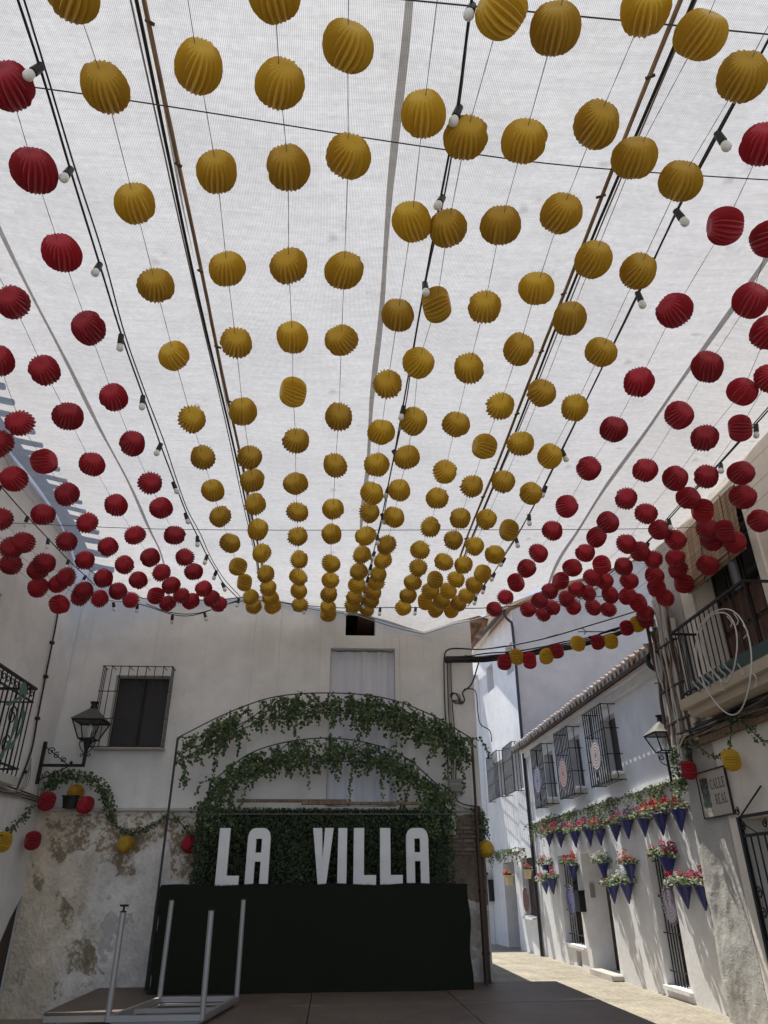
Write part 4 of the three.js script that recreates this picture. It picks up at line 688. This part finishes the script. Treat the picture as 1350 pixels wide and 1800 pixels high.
{ // heavy cable bundle over the side street
  const t = thing('street_cables', 'heavy black cable bundle strung across the side street', 'cables');
  for (let i = 0; i < 9; i++) { const a = V(1.92 + rr(-.02, .02), 5.12 + rr(-.05, .05), 12.12), b = V(5.28, 5.52 + rr(-.07, .07), 10.95 + rr(-.1, .1)), pts = sag(a, b, .16 + rr(-.02, .025), 10); pts.forEach((p, k) => { if (k && k < 10) { p.y += rr(-.018, .018); p.z += rr(-.02, .02); } }); part(t, 'cable', tube(pts, rr(.012, .022), 50, 6), i === 3 ? M.rust : M.cable); }
  for (const u of [.1, .3, .5, .72, .9]) { const p = sag(V(1.92, 5.12, 12.12), V(5.28, 5.52, 10.95), .16, 20)[Math.round(u * 20)]; part(t, 'tie', bar(p.clone().add(new THREE.Vector3(0, -.06, 0)), p.clone().add(new THREE.Vector3(.02, .06, 0)), .03, 6), M.cable); }
  const s = thing('street_cable', 'single thinner cable above the bundle across the street', 'cable');
  part(s, 'cable', tube([V(1.9, 5.1, 12.12), V(1.95, 5.28, 12.1), V(2.6, 5.27, 11.95), V(3.5, 5.37, 11.7), V(4.5, 5.62, 11.5), V(5.3, 5.85, 11.4)], .014, 60), M.cable);
  part(s, 'cable', tube([V(4.2, 5.5, 11.6), V(4.7, 5.42, 11.3), V(5.26, 5.42, 10.95)], .01, 24), M.cable);
  part(s, 'tie', tube([V(4.25, 5.55, 11.55), V(4.3, 5.48, 11.5), V(4.27, 5.42, 11.5)], .008, 8), M.cable);
}
// ---------- shade cloth ----------
const yFar = [[-4.5, 6.55], [-4.0, 6.33], [-3.41, 6.12], [-1.59, 6.28], [-.65, 6.12], [.07, 5.99], [1.56, 5.64], [2.03, 5.76], [2.78, 6.01], [3.97, 6.4], [4.95, 6.66], [5.3, 6.75]];
const dFar = [[-4.5, 11.4], [-3.9, 11.65], [-3.0, 12.1], [-2.6, 12.14], [2.4, 12.14], [2.78, 12.08], [3.97, 11.55], [5.3, 11.3]], yBase = [[-4.53, 6.85], [-3, 6.66], [-1.36, 6.6], [2.1, 6.6], [3.8, 6.6], [5.3, 6.55]];
const seams = [-4.5, -3.0, -1.36, .37, 2.1, 3.8, 5.29];
const clothY = (x, d) => { const df = interp(dFar, x), yb = interp(yBase, x) + .02 * Math.sin(d * 1.3 + x), t = clamp((d - (df - 1.3)) / 1.3); let k = 0; for (let i = 0; i < 6; i++) if (x >= seams[i] && x <= seams[i + 1]) k = Math.sin((x - seams[i]) / (seams[i + 1] - seams[i]) * Math.PI); return yb - .06 * k + (interp(yFar, x) - yb) * t * t; };
['panel against the left wall', 'second panel from the left', 'third panel from the left, left of the pale centre seam', 'fourth panel from the left, right of the pale centre seam', 'fifth panel from the left', 'panel against the right wall'].forEach((l, k) => {
  const over = .05, a = seams[k] - (k ? over * (k % 2) : 0), b = seams[k + 1] + (k < 5 ? over * ((k + 1) % 2 ? 0 : .0) : 0), nu = 14, nv = 80, P = [], U = [], I = [];
  const x0 = k === 0 ? seams[k] : k === 2 || k === 4 ? seams[k] - .012 : seams[k] - (k === 3 ? .055 : .04), x1 = seams[k + 1];
  for (let j = 0; j <= nv; j++) for (let i = 0; i <= nu; i++) { const x = lerp(x0, x1, i / nu), d = lerp(.2, interp(dFar, x), j / nv); P.push(x + .012 * Math.sin(d * 2.2 + k), clothY(x, d) + .012 * k % .05, -d); U.push(x + k * .61, d + k * .37); if (i < nu && j < nv) { const q = j * (nu + 1) + i; I.push(q, q + 1, q + nu + 1, q + 1, q + nu + 2, q + nu + 1); } }
  const g = new THREE.BufferGeometry(); g.setAttribute('position', new THREE.Float32BufferAttribute(P, 3)); g.setAttribute('uv', new THREE.Float32BufferAttribute(U, 2)); g.setIndex(I); g.computeVertexNormals();
  const t = thing('shade_cloth', 'pale translucent shade cloth overhead, ' + l, 'shade cloth', 'shade cloth panels over the square'); part(t, 'cloth', g, M.cloth);
  const pts = []; for (let i = 0; i <= 30; i++) { const x = lerp(x0 + .01, x1 - .01, i / 30), d = interp(dFar, x) - .006; pts.push(V(x, clothY(x, d) - .012, d)); } part(t, 'hem', tube(pts, .011, 60, 5), M.cableGrey);
});
// battens and black cables along two seams
for (const [x, s, l] of [[-1.36, 1, 'brown batten and black cable along the left main seam'], [2.1, -1, 'brown batten and black cable along the right main seam']]) {
  const t = thing('seam_batten', l, 'batten', 'battens along the main seams'), pa = [], pb = [], pc = [];
  for (let i = 0; i <= 40; i++) { const d = lerp(.2, 11.5, i / 40), y = clothY(x, d); pa.push(V(x + s * .035 + .008 * Math.sin(d * 1.7), y - .04, d)); pb.push(V(x - s * .02 + .01 * Math.sin(d * .9), y - .07, d)); pc.push(V(x - s * .055, y - .05, d)); }
  part(t, 'batten', tube(pa, .017, 120, 6), M.hem); part(t, 'cable', tube(pb, .013, 120, 6), M.cable); part(t, 'thin_cable', tube(pc, .007, 120, 5), M.cableGrey);
  for (let i = 0; i < 9; i++) { const d = 1.5 + i * 1.07 + rr(-.2, .2), y = clothY(x, d) - .05; part(t, 'tie', bar(V(x + s * .01, y + .01, d), V(x + s * (.055 + .03 * rnd()), y - .005, d + .02), .012, 6), M.rust2); }
}

// ---------- paper lanterns ----------
function lanternGeo(variant) {
  const N = 22, K = 14, P = [], I = [], R = .146, z = .97, tw = [.5, -.35, .2, .7][variant], sk = [.04, .1, -.06, .02][variant];
  const pt = (i, j) => { const th = j / K * Math.PI, s = Math.sin(th), c = Math.cos(th), ph = (i / (2 * N)) * Math.PI * 2 + tw * .35 * c, ridge = i % 2 ? 1 - .22 * Math.pow(s, .6) - (j < 2 || j > K - 2 ? .06 : 0) : 1;
    const r = R * Math.pow(s, .95) * ridge * (1 + .035 * Math.sin(ph * 2 + variant * 2) + .02 * Math.sin(ph * 5 + variant)); const seam = Math.abs(((i / (2 * N) + .5) % 1) - .5) < .02 ? .9 : 1;
    return [r * seam * Math.cos(ph) + sk * R * c, r * seam * Math.sin(ph), R * z * (c - .20 * Math.pow(Math.abs(c), 9) * Math.sign(c))]; };
  for (let i = 0; i < 2 * N; i++) { const b = P.length / 3; for (let j = 0; j <= K; j++) { P.push(...pt(i, j), ...pt(i + 1, j)); if (j < K) { const q = b + j * 2; I.push(q, q + 2, q + 1, q + 1, q + 2, q + 3); } } }
  const g = new THREE.BufferGeometry(); g.setAttribute('position', new THREE.Float32BufferAttribute(P, 3)); g.setIndex(I); g.computeVertexNormals(); return g;
}
const LG = [0, 1, 2, 3].map(lanternGeo), tones = { y: [], r: [] };
for (let i = 0; i < 5; i++) { const a = M.yellow.clone(), b = M.red.clone(); const k = .86 + i * .07; a.color.multiplyScalar(k); a.color.g *= .96 + .02 * i; b.color.multiplyScalar(k); tones.y.push(a); tones.r.push(b); }
function lantern(colour, p, label, group, yaw = null) {
  const m = new THREE.Mesh(LG[Math.floor(rnd() * 4)], tones[colour][Math.floor(rnd() * 5)]); m.position.copy(p);
  const odd = rnd() < .09; m.rotation.set(rr(-.22, .22), yaw ?? (odd ? rr(.7, 1.4) * (rnd() < .5 ? -1 : 1) : rr(-.38, .38)), rr(0, 6.28)); m.scale.set(rr(.95, 1.03), rr(.95, 1.03), rr(.94, 1.08));
  return tag(m, 'paper_lantern', label, 'lantern', group);
}
const STRINGS = [
['l',-4.2,5.27,8.62,-4.16,5.29,9.46,-4.12,5.31,10.19],
['l',-4.08,5.33,8.26,-4.02,5.37,9.02,-3.95,5.4,9.58,-3.86,5.46,10.24],
['l',-3.95,5.4,7.6,-3.94,5.41,8.25,-3.92,5.43,8.92,-3.84,5.48,9.53,-3.79,5.51,10.13,-3.71,5.57,10.63],
['l',-3.56,5.69,6.42,-3.64,5.63,7.04,-3.63,5.64,7.92,-3.61,5.65,8.71,-3.58,5.68,9.38,-3.54,5.72,10.14,-3.49,5.76,10.76,-3.43,5.82,11.31],
['l',-3.15,5.85,5.27,-3.33,5.85,6.26,-3.35,5.85,7.01,-3.34,5.85,7.77,-3.33,5.85,8.54,-3.26,5.85,9.28,-3.19,5.85,9.91,-3.13,5.85,10.51,-3,5.85,11.17,-2.88,5.85,11.53],
['l',-2.73,5.85,4.51,-2.78,5.85,5.38,-2.8,5.85,6.11,-2.83,5.85,7.04,-2.82,5.85,8.02,-2.79,5.85,8.88,-2.75,5.85,9.62,-2.71,5.85,10.19,-2.66,5.85,10.7,-2.59,5.85,11.14,-2.47,5.85,11.4],
['l',-2.05,5.85,2.69,-2.11,5.85,3.26,-2.16,5.85,3.96,-2.2,5.85,4.78,-2.25,5.85,5.76,-2.27,5.85,6.58,-2.27,5.85,7.43,-2.27,5.85,8.06,-2.25,5.85,8.85,-2.24,5.85,9.59,-2.21,5.85,10.12,-2.17,5.85,10.82,-2.1,5.85,11.25,-2.03,5.85,11.51],
['r',5.04,5.46,7.23,5.04,5.46,7.83,5.04,5.46,8.56,5.03,5.47,9.26,5.01,5.48,9.86,4.98,5.49,10.57,5.06,5.45,10.78],
['r',4.87,5.55,7.7,4.86,5.56,8.02,4.84,5.57,8.98,4.82,5.58,9.69,4.8,5.59,10.37],
['r',4.73,5.63,6.96,4.72,5.63,7.82,4.71,5.64,8.74,4.69,5.65,9.42,4.64,5.69,10.35,4.59,5.72,11.07],
['r',4.55,5.74,6.61,4.54,5.75,7.53,4.56,5.74,8.37,4.54,5.75,9.06,4.51,5.77,9.91,4.46,5.8,10.59,4.41,5.84,11.28],
['r',4.04,5.85,5.08,4.19,5.85,5.9,4.3,5.85,6.89,4.32,5.85,7.41,4.33,5.85,8.3,4.33,5.85,9,4.3,5.85,9.55,4.2,5.85,10.12,4.12,5.85,10.67,4.06,5.85,11.29],
['r',3.68,5.85,4.47,3.89,5.85,5.29,3.9,5.85,6.1,3.95,5.85,6.95,3.96,5.85,7.85,4.04,5.85,8.76,3.95,5.85,9.51,3.96,5.85,10,3.88,5.85,10.51,3.83,5.85,10.92,3.71,5.85,11.37,3.64,5.85,11.69],
['r',3.14,5.85,3.49,3.33,5.85,4.11,3.37,5.85,4.95,3.44,5.85,5.71,3.52,5.85,6.79,3.55,5.85,7.47,3.55,5.85,8.12,3.55,5.85,8.57,3.56,5.85,9.1,3.54,5.85,9.64,3.51,5.85,10.16,3.46,5.85,10.61,3.41,5.85,11.05,3.32,5.85,11.48],
['r',2.68,5.85,2.76,2.75,5.85,3.4,2.75,5.85,4.26,2.82,5.85,5.21,2.86,5.85,6,2.85,5.85,6.79,2.87,5.85,7.71,2.88,5.85,8.41,2.88,5.85,9.14,2.85,5.85,9.7,2.82,5.85,10.27,2.79,5.85,10.93,2.73,5.85,11.51],
['y',-1.51,5.85,2.15,-1.48,5.85,2.66,-1.5,5.85,3.48,-1.52,5.85,4.25,-1.54,5.85,5.1,-1.55,5.85,6.08,-1.55,5.85,6.82,-1.55,5.85,7.57,-1.55,5.85,8.25,-1.53,5.85,9.06,-1.51,5.85,9.88,-1.48,5.85,10.51,-1.45,5.85,11.16,-1.44,5.85,11.59],
['y',-0.9,5.85,2.5,-0.89,5.85,3.19,-0.93,5.85,4.04,-0.96,5.85,4.89,-1.01,5.85,5.92,-1.03,5.85,6.79,-1.05,5.85,7.3,-1.07,5.85,7.89,-1.1,5.85,8.61,-1.11,5.85,9.37,-1.12,5.85,10.15,-1.13,5.85,10.73,-1.12,5.85,11.19,-1.11,5.85,11.55],
['y',-0.43,5.85,2.09,-0.43,5.85,2.57,-0.41,5.85,3.13,-0.45,5.85,3.98,-0.46,5.85,4.79,-0.49,5.85,5.57,-0.5,5.85,6.42,-0.54,5.85,7.34,-0.55,5.85,8.07,-0.58,5.85,8.79,-0.59,5.85,9.58,-0.62,5.85,10.25,-0.64,5.85,10.83,-0.64,5.85,11.47],
['y',-0.03,5.85,2.33,-0.01,5.85,3.02,-0.02,5.85,4,-0.03,5.85,4.8,-0.04,5.85,5.95,-0.07,5.85,6.9,-0.09,5.85,7.96,-0.11,5.85,8.69,-0.12,5.85,9.68,-0.12,5.85,10.34,-0.15,5.85,10.96,-0.16,5.85,11.55,-0.16,5.85,11.9],
['y',0.45,5.85,2.7,0.46,5.85,3.51,0.44,5.85,4.46,0.42,5.85,5.39,0.41,5.85,6.2,0.4,5.85,6.86,0.38,5.85,7.52,0.37,5.85,8.02,0.36,5.85,8.72,0.33,5.85,9.36,0.31,5.85,9.98,0.3,5.85,10.53,0.28,5.85,11.07,0.25,5.85,11.45],
['y',0.81,5.85,2.09,0.74,5.85,2.84,0.73,5.85,3.55,0.75,5.85,4.32,0.68,5.85,5.06,0.73,5.85,5.98,0.73,5.85,6.68,0.71,5.85,7.43,0.7,5.85,8.14,0.67,5.85,8.99,0.65,5.85,9.53,0.61,5.85,10.07,0.61,5.85,10.4,0.57,5.85,10.82,0.55,5.85,11.21,0.51,5.85,11.63],
['y',1.13,5.85,2.16,1.12,5.85,2.84,1.11,5.85,3.5,1.15,5.85,4.32,1.16,5.85,5.11,1.18,5.85,6.01,1.2,5.85,6.96,1.2,5.85,7.6,1.21,5.85,8.41,1.16,5.85,9.14,1.2,5.85,9.77,1.18,5.85,10.36,1.16,5.85,10.94,1.13,5.85,11.51],
['y',1.6,5.85,2.03,1.55,5.85,2.7,1.52,5.85,3.37,1.53,5.85,4.09,1.56,5.85,4.82,1.57,5.85,5.67,1.56,5.85,6.41,1.57,5.85,7.28,1.57,5.85,8.12,1.58,5.85,8.78,1.56,5.85,9.54,1.52,5.85,10.23,1.5,5.85,10.71,1.48,5.85,11.21],
['y',1.96,5.85,2.14,1.88,5.85,2.91,1.89,5.85,3.77,1.9,5.85,4.41,1.93,5.85,5.43,1.94,5.85,6.33,1.93,5.85,7.15,1.92,5.85,8.13,1.91,5.85,8.96,1.87,5.85,9.63,1.84,5.85,10.19,1.79,5.85,10.67,1.75,5.85,11.14,1.7,5.85,11.56],
['y',2.32,5.85,2.35,2.26,5.85,3.06,2.28,5.85,3.86,2.31,5.85,4.81,2.33,5.85,5.65,2.33,5.85,6.56,2.33,5.85,7.41,2.29,5.85,8.43,2.26,5.85,9.23,2.22,5.85,9.94,2.17,5.85,10.41,2.13,5.85,10.88,2.06,5.85,11.26,1.98,5.85,11.58]];
const count = { y: 0, l: 0, r: 0 };
for (const [c, ...v] of STRINGS) {
  const k = count[c]++, side = c === 'y' ? `of ${ord[k]} yellow string from left` : `of ${ord[k]} red string from the ${c === 'l' ? 'left' : 'right'} wall`, pts = [];
  for (let i = 0; i < v.length; i += 3) {
    const p = V(v[i], v[i + 1], v[i + 2]); pts.push(p);
    lantern(c === 'y' ? 'y' : 'r', p, `${c === 'y' ? 'yellow' : 'red'} pleated lantern, ${ord[i / 3]} from near end ${side}`, `${c === 'y' ? 'yellow' : c === 'l' ? 'left-hand red' : 'right-hand red'} lanterns strung under the shade cloth`);
  }
  const near = pts[0], far = pts[pts.length - 1], line = [V(near.x, near.y + .12, -2), V(near.x, near.y, 1), ...pts.map(p => p.clone()), V(far.x, 5.95, Math.min(11.95, -far.z + .45))];
  const g = []; for (let i = 1; i < line.length; i++) if (-line[i].z > -line[i - 1].z + .02) g.push(bar(line[i - 1], line[i], .0024, 4));
  const m = new THREE.Mesh(merge(g), M.wire); tag(m, 'lantern_line', `thin line carrying the ${c === 'y' ? ord[k] + ' yellow lantern row from left' : ord[k] + ' red lantern row from the ' + (c === 'l' ? 'left' : 'right') + ' wall'}`, 'line', 'lines the lanterns hang on');
}
// lanterns on the walls and over the side street
const sg = 'lanterns on the street cables', spts = (u) => sag(V(1.92, 5.12, 12.12), V(5.28, 5.52, 10.95), .16, 100)[Math.round(u * 100)];
[['r', .275, -.02, 'first from the stage building'], ['y', .335, .05, 'second from the stage building, yellow'], ['r', .40, -.05, 'third from the stage building'], ['y', .475, -.02, 'fourth from the stage building, yellow'], ['r', .53, .03, 'fifth from the stage building'], ['y', .625, .08, 'sixth from the stage building, yellow'], ['r', .715, .02, 'seventh from the stage building'], ['y', .775, -.03, 'eighth from the stage building, yellow'], ['r', .855, .11, 'ninth from the stage building'], ['y', .91, .12, 'last, beside the right corner']]
  .forEach(([c, u, dy, l]) => { const p = spts(u).clone(); p.y += dy - .13; p.z += .14; lantern(c, p, `small ${c === 'y' ? 'yellow' : 'red'} lantern on the street cables, ${l}`, sg, rr(.8, 1.8)).scale.multiplyScalar(.92); });
const wg = 'lanterns hung on the walls with ivy';
[['r', -4.33, 2.76, 11.86, 'red lantern at the corner left of the black planter'], ['y', -3.97, 2.88, 12.0, 'yellow lantern behind the black planter'], ['r', -3.76, 2.71, 11.9, 'red lantern right of the black planter'], ['y', -3.08, 2.16, 11.95, 'yellow lantern under the ivy swag on the peeling wall'], ['r', -2.13, 2.17, 11.92, 'red lantern between stage post and ivy panel'], ['r', -4.36, 2.21, 11.7, 'red lantern on the left wall beside the peeling corner'], ['y', -4.36, 2.14, 10.66, 'yellow lantern cut by the left edge of the picture'], ['y', 2.36, 2.09, 11.8, 'yellow lantern at the right end of the stage building'], ['r', 5.08, 3.04, 10.33, 'red lantern above the street name sign'], ['y', 5.08, 3.0, 9.14, 'yellow lantern right of the street name sign']].forEach(([c, x, y, d, l]) => lantern(c, V(x, y, d), l, wg, x > 5 ? 1.2 : x < -4.3 ? -1 : rr(-.5, .5)).scale.multiplyScalar(.92));

// ---------- festoon lights ----------
const sockGeo = new THREE.CylinderGeometry(.024, .028, .085, 10), bulbGeo = new THREE.LatheGeometry([[0, -.042], [.017, -.039], [.029, -.026], [.032, -.007], [.026, .018], [.02, .03], [0, .032]].map(p => new THREE.Vector2(...p)), 14);
function festoon(label, pts, bulbs, double = true) {
  const t = thing('festoon_lights', label, 'light string', 'festoon light strings');
  const c = new THREE.CatmullRomCurve3(pts);
  part(t, 'cable', new THREE.TubeGeometry(c, 90, .0085, 5), M.cable);
  if (double) part(t, 'support_wire', new THREE.TubeGeometry(new THREE.CatmullRomCurve3(pts.map((p, i) => p.clone().add(new THREE.Vector3(.02 + .012 * Math.sin(i * 2), .045, 0)))), 90, .0065, 5), M.cable);
  bulbs.forEach((b) => { let best = b; const tilt = rr(-.5, .5), s = part(t, 'socket', sockGeo, M.socket); s.position.copy(best).add(new THREE.Vector3(0, -.04, 0)); s.rotation.set(rr(-.25, .5), 0, tilt); const q = part(s, 'bulb', bulbGeo, M.bulb); q.position.y = -.075; });
}
const fl = (x, dl, y = 5.95) => dl.map((d, i) => V(typeof x === 'function' ? x(d) : x, typeof y === 'function' ? y(d) : y, d));
const x1 = d => interp([[2.26, -1.85], [3.3, -1.91], [5, -1.99], [7, -2.02], [8.4, -2.02], [9.7, -1.96], [10.8, -1.86], [11.57, -1.68]], d), d1 = [1.5, 2.61, 3.3, 4.14, 4.97, 5.86, 6.72, 7.57, 8.38, 9.08, 9.71, 10.29, 10.8, 11.5];
festoon('festoon lights running out above the left edge of the yellow lanterns', [V(-1.83, 5.97, -2), ...fl(x1, d1)], fl(x1, d1.slice(1)));
const x2 = d => interp([[2.1, .65], [2.7, .67], [4.18, .64], [6.7, .6], [8.24, .56], [9.9, .49], [11.45, .42]], d), d2 = [2.12, 2.71, 3.36, 4.18, 5.04, 5.87, 6.7, 7.54, 8.24, 8.91, 9.45, 9.93, 10.43, 10.92, 11.45];
festoon('festoon lights running down the middle of the yellow lanterns', [V(.65, 5.97, -2), V(.65, 5.96, .5), ...fl(x2, d2)], fl(x2, d2));
const x3 = d => interp([[2.1, 2.42], [3.37, 2.4], [5.3, 2.46], [7.4, 2.51], [8.86, 2.5], [10.14, 2.44], [11.21, 2.35]], d), d3 = [2.0, 2.77, 3.37, 4.18, 6.57, 7.4, 8.16, 8.86, 9.55, 10.14, 10.69, 11.21];
festoon('festoon lights along the right edge of the yellow lanterns', [V(2.42, 5.97, -2), ...fl(x3, d3), V(2.3, 5.97, 11.7)], fl(x3, d3));
const x4 = d => interp([[3, 4.38], [5.97, 4.42], [8.93, 4.43], [9.76, 4.34], [10.98, 4.08], [11.6, 3.9]], d), d4 = [5.1, 5.97, 6.75, 7.5, 8.18, 8.93, 9.76, 10.4, 10.98];
festoon('festoon lights among the red lanterns near the right wall', [V(4.38, 5.97, -1), ...fl(x4, [3, ...d4, 11.6])], fl(x4, d4));
const dl = [7.2, 8.13, 9.04, 9.85, 10.73, 11.56], yl = d => interp([[7, 6.12], [9, 6.17], [10.7, 6.26], [12, 6.38]], d);
festoon('festoon lights along the top of the left wall', [V(-4.35, 6.1, -1), ...fl(-4.35, [4, ...dl, 12.1], yl)], fl(-4.35, dl, yl), false);
festoon('festoon lights strung across in front of the stage building', [V(-4.4, 6.0, 11.75), V(-3.47, 5.93, 11.78), V(-2.6, 5.72, 11.78), V(-1.68, 6.02, 11.8), V(-.08, 5.93, 11.8), V(1.23, 5.96, 11.8), V(2.76, 5.98, 11.78), V(5.2, 6.1, 11.2)], [V(-3.85, 5.94, 11.77), V(-3.45, 5.92, 11.78), V(-2.83, 5.73, 11.78), V(-2.28, 5.78, 11.78), V(-.55, 5.95, 11.8), V(.18, 5.94, 11.8), V(.75, 5.95, 11.8), V(1.38, 5.965, 11.8)], false);
{ const m = new THREE.Mesh(tube([V(-3.3, 5.92, 11.76), V(-2.9, 5.78, 11.76), V(-2.45, 5.76, 11.76), V(-1.7, 6.04, 11.78)], .008, 30), M.cable); tag(m, 'slack_cable', 'second slack cable loop above the left barred window', 'cable'); }
// thin steel cross wires
[[V(-4.5, 5.98, 2.66), V(-1.9, 5.93, 2.74), V(.45, 5.93, 2.97), V(1.5, 5.93, 3.05), V(5.28, 5.98, 3.1), 'steel cross wire nearest the middle of the picture top'], [V(-4.5, 6, 2.0), V(-1.9, 5.95, 2.05), V(0, 5.93, 2.1), V(2.38, 5.93, 2.15), V(5.28, 6, 2.25), 'steel cross wire at the very top of the picture'], [V(-4.5, 6, 8.9), V(-2.5, 5.92, 8.81), V(1, 5.9, 8.6), V(4.69, 5.92, 8.36), V(5.28, 5.95, 8.3), 'steel cross wire far under the shade cloth']]
  .forEach(a => { const l = a.pop(), m = new THREE.Mesh(tube(a, .005, 60, 4), M.steel); tag(m, 'cross_wire', l, 'wire', 'steel cross wires'); });

scene.traverse(o => { if (o.isMesh) { o.castShadow = true; o.receiveShadow = true; } });
renderer.render(scene, camera);
